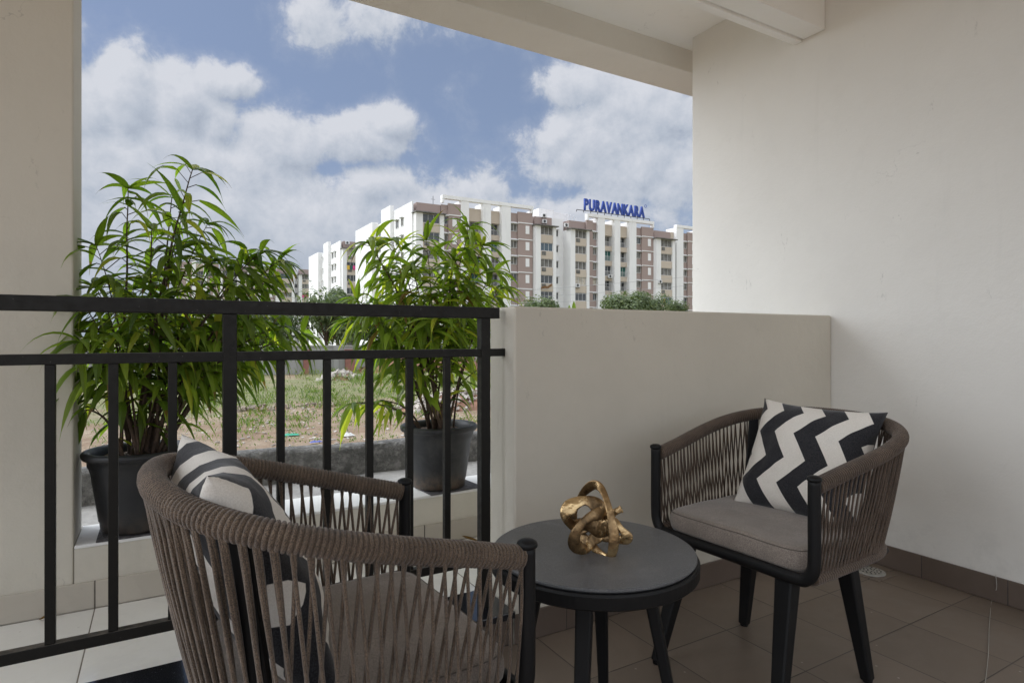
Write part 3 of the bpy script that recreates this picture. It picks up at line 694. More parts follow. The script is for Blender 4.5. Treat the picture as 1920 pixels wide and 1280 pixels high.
# ------------------------------------------------------------------ potted plants
def add_leaf(mb, base, d, length, width, droop, rnd, ypr, brown=.006, tone=.36):
    d = d.normalized(); n = 7; p = base.copy(); v = d.copy(); side = d.cross(Vector((0, 0, 1)))
    if side.length < .1: side = Vector((1, 0, 0))
    side.normalize(); roll = rnd.uniform(-.7, .7); up = side.cross(d); side = (side*math.cos(roll)+up*math.sin(roll))
    bend = rnd.uniform(-.3, .3)
    pts = []
    for k in range(n+1):
        s = k/n; pts.append((p.copy(), side.copy(), width*.5*(math.sin(PI*min(1, s*1.08+.05)**.72) if k < n else 0)+.0004, v.copy()))
        v = (v+Vector((0, 0, -droop/n))+side*bend/n).normalized(); p = p+v*length/n
    r = rnd.random(); col_ = (max(0, min(1, rnd.gauss(tone, .33))), (rnd.uniform(.5, 1) if r < ypr else rnd.uniform(0, .12)), (.9 if rnd.random() < brown else 0))
    tipb = rnd.choice([0, 0, 0, 1, 1, 2]) if rnd.random() < .55 else 0; cb = (col_[0], col_[1], .85)
    for k in range(n):
        if k >= n-tipb: col_ = cb
        (a, sa, wa, va), (b, sb, wb, vb) = pts[k], pts[k+1]
        na = sa.cross(va).normalized(); nb = sb.cross(vb).normalized()
        al, ar, bl, br = a-sa*wa-na*wa*.35, a+sa*wa-na*wa*.35, b-sb*wb-nb*wb*.35, b+sb*wb-nb*wb*.35
        mb.quad([al, a, b, bl], c=col_); mb.quad([a, ar, br, b], c=col_)
def make_plant(label, px, Ycen, pot_m, shoots, seed, ypr, tone=.36):
    rnd = random.Random(seed)
    base = at_Y(px, 900, Ycen); base.z = ZSILL+.004
    t = thing('potted_plant', label, 'potted plant', base, 0, 'potted plants on the sill')
    rT, rB, hh = .155*E, .118*E, .283*E
    prof = [(rB-.012, 0), (rB-.006, .004), (rB, .01), (rB+.003, .038), (rB+.006, .042)]
    for k in range(1, 7): prof.append((rB+.006+(rT-rB-.012)*k/7, .042+(hh-.10)*k/7))
    prof += [(rT-.002, hh-.058), (rT+.002, hh-.052), (rT+.003, hh-.030), (rT+.016, hh-.026), (rT+.021, hh-.018), (rT+.021, hh-.008), (rT+.015, hh-.001), (rT+.004, hh), (rT-.005, hh-.006), (rT-.009, hh-.02), (rT-.014, hh-.08)]
    pot = MB().lathe(prof, n=64, cap0=True, cap1=False).build('pot', pot_m, t, smooth=True)
    so = MB().lathe([(rT-.006, hh-.035), (rT*.6, hh-.028), (rT*.3, hh-.022), (.002, hh-.018)], n=40, cap0=False)
    so.v = [(x, y, z+.006*noise.noise(Vector((x*40, y*40, 0)))) for x, y, z in so.v]; so.build('soil', M['soil'], t, smooth=True)
    stems = MB(); leaves = MB(); leaves.use_c = True
    for si, sh in enumerate(shoots):
        tx, ty, dy, dens = sh[:4]; arch = sh[4] if len(sh) > 4 else .0
        tip = at_Y(tx, ty, Ycen+dy)-base
        a = rnd.uniform(0, 2*PI); r0 = rnd.uniform(.01, .06)
        b0 = Vector((math.cos(a)*r0+tip.x*.10, math.sin(a)*r0, hh-.03))
        mid = b0.lerp(tip, .5)+Vector((-tip.x*.16, -tip.y*.3, .10+.35*arch)) if tip.z > hh else b0.lerp(tip, .55)+Vector((0, 0, .30+arch))
        path = []
        N = 22
        for k in range(N+1):
            s = k/N; p = b0*(1-s)**2+mid*2*s*(1-s)+tip*s*s
            path.append(p+Vector((noise.noise(p*5+Vector((si, 0, 0)))*.018*s*(1.3-s), noise.noise(p*5+Vector((0, si, 0)))*.018*s, 0)))
        thick = rnd.uniform(.0052, .0085); stems.tube(path, lambda i: thick*(1-.78*i/N), n=6)
        L = sum((path[i+1]-path[i]).length for i in range(N))
        # leaves along the outer part of the shoot, spiral order, a tuft at its end
        cnt = int(dens*L/(.0185 if tone > .4 else .0215)); s0 = .30 if L > .5 else .22
        for k in range(cnt):
            s = s0+(1-s0)*(k/cnt)**.8; i = min(N-1, int(s*N)); f = s*N-i; p = path[i].lerp(path[i+1], f); d = (path[i+1]-path[i]).normalized()
            az = k*2.4+rnd.uniform(-.5, .5); o = Vector((math.cos(az), math.sin(az), 0)); o = (o-d*o.dot(d)).normalized()
            tw = rnd.random() < .55
            if tw:                                    # a short side twig carries it
                q = p+(o*.8+d*.5).normalized()*rnd.uniform(.02, .07); stems.tube([p, q], .0016, n=4, caps=False); p = q
            dd = o*rnd.uniform(.6, 1.1)+d*rnd.uniform(.1, .7)+Vector((0, 0, rnd.uniform(-.35, .25)))
            add_leaf(leaves, p, dd, rnd.uniform(.12, .225)*E, rnd.uniform(.020, .033), rnd.uniform(1.0, 2.9), rnd, ypr, tone=tone)
        for k in range(int(8*dens)+2):
            az = k*2.4+rnd.random(); d = (path[-1]-path[-3]).normalized(); o = Vector((math.cos(az), math.sin(az), 0))
            add_leaf(leaves, path[-1], d*rnd.uniform(.3, 1.1)+o*rnd.uniform(.4, 1), rnd.uniform(.12, .21)*E, rnd.uniform(.019, .031), rnd.uniform(1.1, 2.8), rnd, ypr, 0, tone)
    stems.build('stems', M['bark'], t, smooth=True); leaves.build('foliage', M['leaf'], t)
    return t, base
YPOT = 2.552*E
shoots_l = [(362, 318, 0, .55, .0), (240, 352, .0, .6, .05), (390, 420, .02, .6), (345, 400, -.03, .45), (520, 490, .0, 1.0, .05), (490, 470, -.04, .7, .04), (320, 370, .05, .45), (285, 430, -.05, .6), (180, 460, 0, .5, .05), (335, 460, .08, .65), (400, 490, 0, .8), (462, 492, 0, 1.2, .05),
            (505, 520, .05, .9, .05), (430, 540, -.05, 1.0), (250, 540, .1, 1.1), (180, 540, .0, 1.1, .05), (150, 560, -.15, .8, .05), (300, 560, -.1, 1.1), (370, 580, .1, 1.1),
            (470, 600, -.05, 1.1, .1), (530, 610, 0, 1.2, .12), (565, 625, .05, .9, .12), (220, 630, -.1, 1.0), (150, 640, -.14, 1.0, .1), (165, 700, -.05, .9, .1), (340, 650, .0, 1.0), (270, 660, .1, 1.0), (410, 650, .1, 1.0, .05),
            (500, 650, .1, .9, .1), (200, 700, .1, .7), (380, 700, -.05, .7), (150, 770, -.02, .5, .02), (440, 690, -.1, .8, .1)]
shoots_r = [(690, 455, 0, 1.0, .05), (735, 450, .05, .9), (880, 425, 0, 1.1), (905, 460, -.05, 1.0), (800, 450, .08, .8), (850, 490, .0, 1.0), (775, 500, -.05, 1.0), (925, 510, .0, 1.1, .05), (725, 525, .1, 1.0), (668, 560, .0, 1.1, .08),
            (690, 590, -.05, 1.0, .08), (830, 540, .1, 1.1), (940, 540, .05, .9, .08), (880, 560, -.08, 1.0), (760, 580, .1, 1.0), (820, 600, -.05, 1.0), (720, 640, .0, .8, .05), (860, 620, .05, .7), (890, 650, .05, .5), (655, 600, .05, .8, .1),
            (660, 755, -.03, .55, -.08), (712, 750, .02, .7, -.1), (750, 700, -.05, .55, -.02), (905, 690, .0, .3), (800, 680, .05, .6)]
pl_, lb = make_plant('tall bushy plant with long narrow leaves in a black pot beside the left pier', 262, YPOT, M['pot_a'], shoots_l, 11, .08, .28)
pr_, rb_ = make_plant('smaller bright green long-leaved plant in a dusty dark pot beside the parapet end', 823, YPOT, M['pot_b'], shoots_r, 23, .20, .50)
mm = MB().box(-.135, .135, -.125, .115, 0, .0035).build('mat', M['mat']); mm.location = (rb_.x+.03, rb_.y-.005, ZSILL+.0005); mm.rotation_euler = (0, 0, R(4))
tag(mm, 'thin grey mesh mat under the dusty pot on the white sill', 'mat', 'mats under the pots')
mm = MB().box(-.125, .125, -.124, .115, 0, .0035).build('mat', M['mat']); mm.location = (lb.x+.0, lb.y-.003, ZSILL+.0005)
tag(mm, 'thin dark mat under the big black pot on the white sill', 'mat', 'mats under the pots')
def dry_leaf(lab, p, ang, ln):
    mb = MB(); mb.use_c = True; a = Vector((math.cos(ang), math.sin(ang), 0)); s_2 = Vector((-a.y, a.x, 0)); K = 6
    for k in range(K):
        f0, f1 = k/K, (k+1)/K; w0 = .012*math.sin(PI*f0)**.8+.0005; w1 = .012*math.sin(PI*f1)**.8+.0005; z0, z1 = .002+.022*f0*f0, .002+.022*f1*f1
        P0, P1 = a*ln*f0+Vector((0, 0, z0)), a*ln*f1+Vector((0, 0, z1)); u = Vector((0, 0, .008))
        mb.quad([P0-s_2*w0+u*(w0/.012), P0, P1, P1-s_2*w1+u*(w1/.012)], c=(.3, .1, 1)); mb.quad([P0, P0+s_2*w0+u*(w0/.012), P1+s_2*w1+u*(w1/.012), P1], c=(.3, .1, 1))
    o = mb.build('fallen_leaf', M['leaf']); o.location = p; tag(o, lab, 'leaf', 'dry leaves fallen from the plants')
dry_leaf('curled dry leaf on the pale ledge tiles left of the railing end post', on_z(897, 1014, ZLED+.001), R(150), .075)
dry_leaf('small dry leaf on the pale tiles near the left edge by the first bar', on_z(72, 1163, ZLED+.001), R(-20), .035)
dry_leaf('dry leaf on the white sill just left of the dusty pot', on_z(742, 918, ZSILL+.001), R(35), .08)

# leaf tips of a plant outside, showing over the parapet
tp_ = at_Y(1078, 590, 3.05*E); pz = tp_.z
ap = thing('outdoor_plant', 'broad upright leaf tips showing just above the top of the parapet wall', 'plant', (tp_.x, tp_.y, .2*E))
mb = MB(); rnd = random.Random(4)
for (dx, dz, w_) in ((-.035, .085, .030), (.0, .11, .034), (.035, .05, .040), (.06, .02, .04), (-.05, .02, .03)):
    b_ = Vector((dx*.3, 0, .35)); tipz = pz-.2*E+dz-.02
    pts = [b_, Vector((dx*.2, 0, tipz*.6)), Vector((dx*.5, 0, tipz*.85)), Vector((dx*1.1, .01, tipz))]
    P_ = crom(pts, 5); n_ = len(P_)
    for k in range(n_-1):
        wa = w_*math.sin(PI*min(1, k/(n_-1)))**.8+.001; wb = w_*math.sin(PI*(k+1)/(n_-1))**.8+.001 if k < n_-2 else .0005
        c_ = (rnd.uniform(.3, .6), .05, 0); y_ = Vector((0, .01, 0))
        mb.quad([P_[k]-Vector((wa, 0, 0))+y_*wa*30, P_[k], P_[k+1], P_[k+1]-Vector((wb, 0, 0))+y_*wb*30], c=c_)
        mb.quad([P_[k], P_[k]+Vector((wa, 0, 0))+y_*wa*30, P_[k+1]+Vector((wb, 0, 0))+y_*wb*30, P_[k+1]], c=c_)
mb.build('leaves', M['leaf'], ap); MB().tube([(0, 0, 0), (.005, 0, .2), (0, 0, .4)], .008, n=8).build('stem', M['bark'], ap)

# ------------------------------------------------------------------ outside: yard slab, low concrete wall, field
GZ = -1.37
setting('yard_slab', MB().box(-8, 20, YS1+.004, 3.50*E, -1.6, .2*E), M['slab'])
mb = MB(); x = -8.0; N_ = 280
rows = []
for i in range(N_+1):
    x = -8+28*i/N_
    h = .37*E+.014*noise.noise(Vector((x*1.3, 0, 0)))+.008*noise.noise(Vector((x*6, 3, 0)))
    f_ = lambda k, a=.010: a*noise.noise(Vector((x*5, k, 7)))
    rows.append([(x, 3.462*E+f_(1), -1.5), (x, 3.462*E+f_(2), .2*E+.02), (x, 3.465*E+f_(3), h-.02), (x, 3.475*E+f_(4), h), (x, 3.55*E+f_(5), h+.006), (x, 3.62*E+f_(6), h-.004), (x, 3.635*E+f_(8), h-.03), (x, 3.64*E, -1.5)])
for r_ in rows: mb.v += r_
k_ = len(rows[0])
for i in range(N_):
    for j in range(k_-1): mb.f.append((i*k_+j, (i+1)*k_+j, (i+1)*k_+j+1, i*k_+j+1)); mb.uv.append(None); mb.c.append(None)
mb.f.append(tuple(range(k_))); mb.uv.append(None); mb.c.append(None); mb.f.append(tuple(N_*k_+j for j in reversed(range(k_)))); mb.uv.append(None); mb.c.append(None)
tag(mb.build('concrete_kerb', M['concrete'], smooth=True), 'rough weathered grey concrete kerb wall just beyond the sill and pots', 'wall')
# field: fine grid near, coarse far
mb = MB(); gx = [-900, -400, -200, -100]+[-60+2*i for i in range(66)]+[100, 200, 400, 900]; gy = [-900, -200, -40, 2.0]+[4+1.5*i for i in range(36)]+[62, 80, 120, 200, 400, 1200]
for yy in gy:
    for xx in gx:
        near = 4 < yy < 60
        mb.v.append((xx, yy, GZ-(.35 if (yy < 3 and -10 < xx < 22) else 0)+((.10*noise.noise(Vector((xx*.18, yy*.18, 0)))+.05*noise.noise(Vector((xx*.7, yy*.7, 2)))) if near else 0)))
W_ = len(gx)
for j in range(len(gy)-1):
    for i in range(W_-1): mb.f.append((j*W_+i, j*W_+i+1, (j+1)*W_+i+1, (j+1)*W_+i)); mb.uv.append(None); mb.c.append(None)
setting('ground', mb, M['ground'], smooth=True)

YBW = 39.5
def gpt(px, py): return on_z(px, py, GZ)
# boundary wall with piers and red gate pillar
bw = thing('boundary_wall', 'long weathered grey compound wall at the far side of the field', 'wall', (20, YBW, GZ))
x0, x1 = at_Y(-500, 600, YBW).x-20, at_Y(1700, 600, YBW).x-20
MB().box(x0, x1, 0, .25, -.1, 1.72).build('wall', M['bwall'], bw)
MB().box(x0, x1, -.05, .30, 1.723, 1.80).build('coping', M['bwall'], bw)
p_ = MB(); xx = x0
while xx < x1: p_.box(xx, xx+.35, -.08, -.003, -.1, 1.72); xx += 3.2
p_.build('buttresses', M['bwall'], bw)
for px, wpx in ((656, 17), (574, 10), (365, 30)):
    p0 = at_Y(px-wpx/2, 650, YBW-.2); p1 = at_Y(px+wpx/2, 650, YBW-.2)
    o = MB().box(0, p1.x-p0.x, -.3, -.1, -.1, 1.45).box(-.05, p1.x-p0.x+.05, -.32, -.08, 1.455, 1.55).build('red_panel', M['red']); o.location = (p0.x, YBW, GZ)
    tag(o, {656: 'faded red gate pillar against the grey wall between two railing bars', 574: 'narrow faded red pillar half hidden by the left plant leaves', 365: 'wide faded red panel seen low through the left plant'}[px], 'pillar', 'red pillars along the compound wall')

def rubble(name, label, px, py, rx, ry, hh, n, mat, smin, smax, seed, cat):
    rnd = random.Random(seed); c = gpt(px, py); t = thing(name, label, cat, (c.x, c.y, GZ)); mb = MB(); t_ = MB()
    b0 = len(t_.v); K = 20
    for j in range(7):
        for i in range(K):
            a = 2*PI*i/K; r = (1-j/6); x = rx*r*math.cos(a); y = ry*r*math.sin(a)
            z = hh*(1-r*r)*(1+.35*noise.noise(Vector((x*1.2, y*1.2, seed))))-.08; t_.v.append((x*(1+.15*noise.noise(Vector((a, j, seed)))), y, z))
    for j in range(6):
        for i in range(K): t_.f.append((j*K+i, j*K+(i+1) % K, (j+1)*K+(i+1) % K, (j+1)*K+i)); t_.uv.append(None); t_.c.append(None)
    t_.build('mound', M['heap'], t, smooth=True)
    for k in range(n):
        a = rnd.uniform(0, 2*PI); r = rnd.random()**.6; x = rx*r*math.cos(a); y = ry*r*math.sin(a); z = hh*(1-r*r)*.95
        s = rnd.uniform(smin, smax); m = Matrix.Translation((x, y, z)) @ Matrix.Rotation(rnd.uniform(0, 6), 4, Vector((rnd.random(), rnd.random(), rnd.random()+.01)).normalized())
        q = MB().box(-s*rnd.uniform(.5, 1), s*rnd.uniform(.5, 1), -s*.6, s*.6, -s*.4, s*.4, m)
        b0 = len(mb.v); mb.v += [tuple(Vector(v)+Vector((rnd.uniform(-.2, .2), rnd.uniform(-.2, .2), rnd.uniform(-.2, .2)))*s) for v in q.v]
        mb.f += [tuple(b0+i for i in f) for f in q.f]; mb.uv += [None]*6; mb.c += [None]*6
    o = mb.build('stones', mat, t); tag(o, kind='stuff'); return t
rubble('rubble_heap', 'pale broken stone heap on the field right behind the dusty pot', 872, 762, 2.6, 1.1, .55, 260, M['rubble'], .05, .16, 1, 'rubble')
rubble('rubble_heap', 'small stone heap by the compound wall left of the red gate pillar', 640, 712, 1.3, .7, .45, 90, M['rubble'], .06, .2, 2, 'rubble')
rubble('earth_heap', 'red earth and brick heap against the compound wall behind the right plant', 800, 694, 5.5, 1.6, 1.5, 160, M['heap'], .06, .16, 3, 'earth heap')
rubble('rubble_heap', 'scattered stones in the weeds between the left plant and first slim bar', 495, 768, 1.4, .6, .16, 45, M['rubble2'], .03, .10, 4, 'rubble')
rubble('rubble_heap', 'low scatter of pale stones in the weeds at the middle bars', 600, 762, 1.0, .5, .12, 40, M['rubble2'], .03, .09, 5, 'rubble')

# weeds and litter as stuff
mb = MB(); mb.use_c = True; rnd = random.Random(8)
def tuft(c, h, n, spread, lw=.03):
    for k in range(n):
        b_ = c+Vector((rnd.gauss(0, spread), rnd.gauss(0, spread*.7), 0)); a = rnd.uniform(0, 2*PI); l = h*rnd.uniform(.4, 1.1)
        tip = b_+Vector((math.cos(a)*l*.7, math.sin(a)*l*.7, l)); s = Vector((-math.sin(a), math.cos(a), 0))*lw*rnd.uniform(.6, 1.4)
        m_ = b_.lerp(tip, .55)+Vector((0, 0, l*.12)); c_ = (rnd.random(), rnd.uniform(0, .35), 0)
        mb.quad([b_, m_-s, tip, m_+s], c=c_)
for (px, py, sx, sy, n, h) in ((470, 775, 60, 12, 60, .18), (560, 745, 110, 14, 120, .20), (640, 750, 80, 12, 90, .18), (500, 800, 70, 10, 40, .12), (690, 712, 50, 6, 45, .5), (600, 700, 60, 4, 40, .45), (740, 715, 60, 8, 40, .35), (560, 790, 60, 8, 25, .1),
                               (720, 770, 60, 12, 40, .15), (880, 735, 60, 10, 50, .18), (450, 700, 90, 5, 40, .5), (650, 820, 150, 14, 40, .08), (250, 760, 120, 30, 60, .2), (860, 790, 40, 6, 20, .1), (600, 725, 200, 10, 120, .14), (800, 745, 120, 12, 60, .15)):
    for k in range(n):
        y_ = max(698, rnd.gauss(py, sy)); tuft(gpt(rnd.gauss(px, sx), y_), h, 9, .22 if h > .3 else .16, .02 if y_ < 740 else .016)
for k in range(300):
    y_ = 698+150*rnd.random()**1.6; tuft(gpt(rnd.uniform(140, 930), y_), rnd.uniform(.04, .12), 5, .2, .012)
tag(mb.build('weeds', M['weed']), 'green weeds and grass growing over the open field', 'weeds', kind='stuff')
mb = MB()
for k in range(420):
    y_ = 745+110*rnd.random(); c = gpt(rnd.gauss(560, 170), y_); s = rnd.uniform(.015, .055); a = rnd.uniform(0, 6)
    m = Matrix.Translation(c+Vector((0, 0, .03))) @ Matrix.Rotation(a, 4, 'Z') @ Matrix.Rotation(rnd.uniform(-.5, .5), 4, 'X')
    mb.box(-s, s*.8, -s*.6, s*.7, -.008, .012, m)
tag(mb.build('litter', M['rubble']), 'pale scraps and pebbles strewn over the bare earth', 'litter', kind='stuff')
for (px, py, w_, h_, mt, lab) in ((542, 819, .20, .05, 'litter_g', 'crumpled green plastic sheet lying on the bare earth'), (652, 820, .14, .10, 'white_plastic', 'crumpled white plastic bag on the earth behind the middle bars'), (588, 833, .08, .05, 'litter_b', 'small blue scrap on the earth between two slim bars'), (598, 832, .07, .04, 'litter_b', 'tiny blue scrap just right of the other blue scrap')):
    c = gpt(px, py); mb = MB(); K = 10; 
    g = [[(w_*(i/K-.5)*2*(1+.2*rnd.random()), w_*.5*(j/K-.5)*2*(1+.2*rnd.random()), .02+h_*max(0, 1-((i/K-.5)**2+(j/K-.5)**2)*4)*rnd.random()) for j in range(K+1)] for i in range(K+1)]
    for i in range(K):
        for j in range(K): mb.quad([g[i][j], g[i+1][j], g[i+1][j+1], g[i][j+1]])
    o = mb.build('plastic_scrap', M[mt]); o.location = (c.x, c.y, GZ+.03); tag(o, lab, 'litter', 'coloured scraps on the field')

# ------------------------------------------------------------------ trees
def make_tree(label, px, Y, height, rad, seed, n=5200, group='trees before the apartment blocks', ls=.17, trunk=.45, name='tree'):
    rnd = random.Random(seed); c = at_Y(px, 600, Y); t = thing(name, label, 'tree', (c.x, c.y, GZ), 0, group)
    mb = MB(); b = height*trunk
    tr = [Vector((0, 0, -.1)), Vector((.1, .05, b*.5)), Vector((-.1, 0, b)), Vector((.05, .1, height*.8))]
    mb.tube(crom(tr, 4), lambda i: .22*(height/7)*(1-.06*i), n=8); mb.build('trunk', M['bark'], t, smooth=True)
    lobes = []
    for k in range(13):
        a = rnd.uniform(0, 2*PI); r = rad*rnd.uniform(.25, .78); z = b+(height-b)*rnd.uniform(.12, .85)
        lobes.append((Vector((r*math.cos(a), r*math.sin(a), z)), rad*rnd.uniform(.26, .46)))
    lobes.append((Vector((0, 0, height-rad*.35)), rad*.4))
    br = MB()
    for L, r in lobes: br.tube([Vector((0, 0, b*.8)), L*.5+Vector((0, 0, b*.42)), L], lambda i: .07-.02*i, n=5)
    br.build('branches', M['bark'], t)
    lf = MB(); lf.use_c = True
    for k in range(n):
        L, r = lobes[rnd.randrange(len(lobes))]
        d = Vector((rnd.gauss(0, 1), rnd.gauss(0, 1), rnd.gauss(0, .8))).normalized(); q = r*(rnd.random()**.35)*(1+.35*noise.noise(d*2.5+L))
        p = L+d*q; s = ls*rnd.uniform(.6, 1.3)
        nrm = (d+Vector((rnd.uniform(-.8, .8), rnd.uniform(-.8, .8), rnd.uniform(-.2, 1)))).normalized(); x = nrm.cross(Vector((rnd.random(), rnd.random(), .3))).normalized(); y = nrm.cross(x)
        lf.quad([p-x*s, p-y*s*.5, p+x*s, p+y*s*.5], c=(rnd.random()*.8, .5 if rnd.random() < .06 else .05, 0))
    lf.build('crown', M['tree_leaf'], t)
make_tree('dark leafy tree behind the compound wall just right of the left plant', 612, 47, 5.4, 3.0, 31)
make_tree('dark tree behind the compound wall in the middle, between the two plants', 668, 50, 4.9, 2.9, 32)
make_tree('round tree behind the compound wall beyond the upper part of the right plant', 745, 52, 4.8, 3.2, 33)
make_tree('tree behind the compound wall close to the railing end post', 880, 50, 4.8, 3.0, 34)
make_tree('tree mostly hidden behind the left plant, near the main railing post', 480, 48, 4.4, 3.0, 35)
make_tree('tree hidden far left behind the left plant and pier', 300, 48, 4.6, 3.2, 39)
make_tree('tree peeking over the parapet wall just right of its left end', 1030, 56, 6.4, 3.0, 36)
make_tree('broad light green tree over the parapet in front of the blocks, below the blue sign', 1165, 54, 7.6, 3.6, 37, n=8000)
make_tree('wide tree merging with the broad one, right of the leaf tips', 1215, 62, 7.9, 3.6, 38, n=7000)
make_tree('small tree over the parapet close to the tall right wall', 1268, 64, 7.5, 2.6, 40)
make_tree('pale treetop above the top rail between the two plants', 632, 56, 6.9, 2.0, 41)

# ------------------------------------------------------------------ apartment blocks
def Xat(px, Y): return at_Y(px, 500, Y).x
EZ = E
shared = {}
def win_meshes(kind, w, h):
    k = (kind, round(w, 1), round(h, 1))
    if k in shared: return shared[k]
    fr = MB(); pn = MB(); t_ = .06
    nd = 2 if kind == 'casement' else 3
    for (a, b, c, d) in ((0, w, 0, t_), (0, w, h-t_, h), (0, t_, t_, h-t_), (w-t_, w, t_, h-t_)): fr.box(a, b, -.06, .02, c, d)
    for i in range(1, nd): fr.box(w*i/nd-.025, w*i/nd+.025, -.055, .02, t_, h-t_)
    if kind == 'casement': fr.box(-.15, w+.15, -.5, .02, h+.05, h+.13)
    if kind == 'balcony':
        for i in range(int(w/.22)): fr.box(.1+i*.22, .13+i*.22, -.50, -.47, 0, .85)
        fr.box(0, w, -.51, -.46, .85, .90)
    pn.box(t_, w-t_, 0, .02, t_, h-t_)
    shared[k] = (fr.mesh('window', M['b_frame']), {m: pn.mesh('pane', M[m]) for m in ('b_dark', 'b_blue', 'b_green', 'b_grey', 'b_curtain')}); return shared[k]
def place_window(parent, kind, x, y, z, w, h, glass='b_dark', rz=0):
    fm, pm = win_meshes(kind, w, h)
    o = bpy.data.objects.new('window', fm); col.objects.link(o); o.parent = parent; o.location = (x, y, z); o.rotation_euler = (0, 0, rz)
    p = bpy.data.objects.new('pane', pm[glass]); col.objects.link(p); p.parent = o; return o
def apartment(label, X0, Y0, cols, rows, seed, endwall=None, depth=30, group='white and brown apartment blocks', fh=3.0, skip=()):
    """cols: (type, xa, xb) in world X"""
    rnd = random.Random(seed); t = thing('apartment_building', label, 'building', (X0, Y0, GZ), 0, group)
    zt = 23.35+EZ-1.03-GZ+.05            # brown parapet top above the local ground
    ztf = zt+1.55; xs_ = [c[1] for c in cols]+[c[2] for c in cols]; xa0, xb0 = min(xs_)-X0, max(xs_)-X0
    body = MB(); brown = MB(); beige = MB(); pier = MB(); band = MB(); slab = MB(); voids = MB()
    body.box(xa0+.02, xb0-.02, 2.6, depth, -.5, zt-1.0)
    piers_x = []
    for ty, xa, xb in cols:
        xa -= X0; xb -= X0; w = xb-xa
        if ty in ('brown', 'brownm'):
            q0, q1 = (xa+w*.34, xb) if ty == 'brown' else (xa, xb-w*.42); r0, r1 = (xa, q0-.002) if ty == 'brown' else (q1+.002, xb)
            brown.box(xa, xb, 0, 2.6, -.5, zt)
            brown.box(q0, q1, -.35, -.002, -.5, zt+.25)
            for r in range(rows):
                zb_ = zt-1.8-fh*r; fb = MB()
                fb.box(q0, q1, -.45, -.353, zb_, zb_+.16); fb.box(r0, r1, -.12, -.003, zb_+.002, zb_+.158); fb.build('floor_band', M['b_white'], t)
                ww = min(1.5, r1-r0-.1)
                place_window(t, 'casement', (r0+r1-ww)/2, -.02, zb_-1.55, ww, 1.35, rnd.choice(['b_dark', 'b_dark', 'b_curtain', 'b_grey', 'b_grey']))
                if ty == 'brown': MB().box(xb-1.55, xb-.75, -.40, -.353, zb_-1.85, zb_-.35).build('louvre', M['b_white'], t)
        elif ty == 'balcony':
            MB().box(xa, xb, .3, 2.6, zt-2.25, zt+.0).build('roof_parapet', M['b_beige'], t)
            for r in range(rows):
                zo = zt-2.25-fh*r          # top of the opening
                MB().box(xa, xb, .3, .55, zo-fh, zo-2.05).build('balcony_parapet', M['b_beige'], t)
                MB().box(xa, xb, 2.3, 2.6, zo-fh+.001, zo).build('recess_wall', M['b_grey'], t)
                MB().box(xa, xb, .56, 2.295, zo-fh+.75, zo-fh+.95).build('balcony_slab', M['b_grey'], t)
                place_window(t, 'balcony', xa+.03, 1.1 if rnd.random() < .8 else .7, zo-2.0, w-.06, 2.0, rnd.choice(['b_grey', 'b_dark', 'b_grey', 'b_green', 'b_dark']))
        elif ty == 'pier':
            pier.box(xa, xb, -.55, 2.6, -.5, ztf-.6); piers_x.append((xa, xb))
        elif ty == 'bay':
            pw = w*.24; 
            brown.box(xa+pw*.5, xb-.1, .1, 2.6, zt-2.0, zt-.1)
            pier.box(xa, xa+pw, -1.25, 2.6, -.5, zt-2.05); pier.box(xb-pw*.6, xb, -1.25, 2.6, -.5, zt-2.05)
            MB().box(xa-.3, xb+.3, -1.75, .098, zt-2.04, zt-1.86).build('canopy', M['b_grey'], t)
            for r in range(rows):
                zo = zt-2.05-fh*r
                MB().box(xa+pw, xb-pw*.6, -1.1, -.9, zo-fh, zo-1.55).build('balcony_parapet', M['b_beige'], t)
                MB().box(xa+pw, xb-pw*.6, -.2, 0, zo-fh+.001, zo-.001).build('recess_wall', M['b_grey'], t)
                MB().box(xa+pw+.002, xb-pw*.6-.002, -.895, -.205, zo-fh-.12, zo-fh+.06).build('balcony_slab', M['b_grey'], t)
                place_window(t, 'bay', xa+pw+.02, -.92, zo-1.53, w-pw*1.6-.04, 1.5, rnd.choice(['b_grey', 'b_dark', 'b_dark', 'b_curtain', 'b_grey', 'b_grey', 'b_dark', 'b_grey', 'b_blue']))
                if rnd.random() < .6: MB().box(xa+pw+.3, xa+pw+1.2, -1.16, -1.105, zo-2.35, zo-1.65).build('vent_grille', M['b_grey'], t)
        elif ty == 'recess':
            body.box(xa, xb, 1.2, 2.6, -.5, zt+.2)
            for r in range(rows): place_window(t, 'casement', xa+w*.35, 1.17, zt-3.3-fh*r, .9, 1.25)
    if piers_x:
        a = min(p[0] for p in piers_x)-0; b = max(p[1] for p in piers_x)
        br_ = [c for c in cols if c[0] in ('brown', 'brownm')]
        if br_: a = min(a, br_[0][1]-X0); b = max(b, br_[-1][2]-X0)
        fr = MB().box(a, b, -.62, .3, ztf-.598, ztf)
        if a < min(p[0] for p in piers_x)-.4: fr.box(a, a+.35, -.60, .28, zt-1.9 if False else zt+.255, ztf-.60)
        if b > max(p[1] for p in piers_x)+.4: fr.box(b-.35, b, -.60, .28, zt+.255, ztf-.60)
        fr.build('roof_frame', M['b_white'], t)
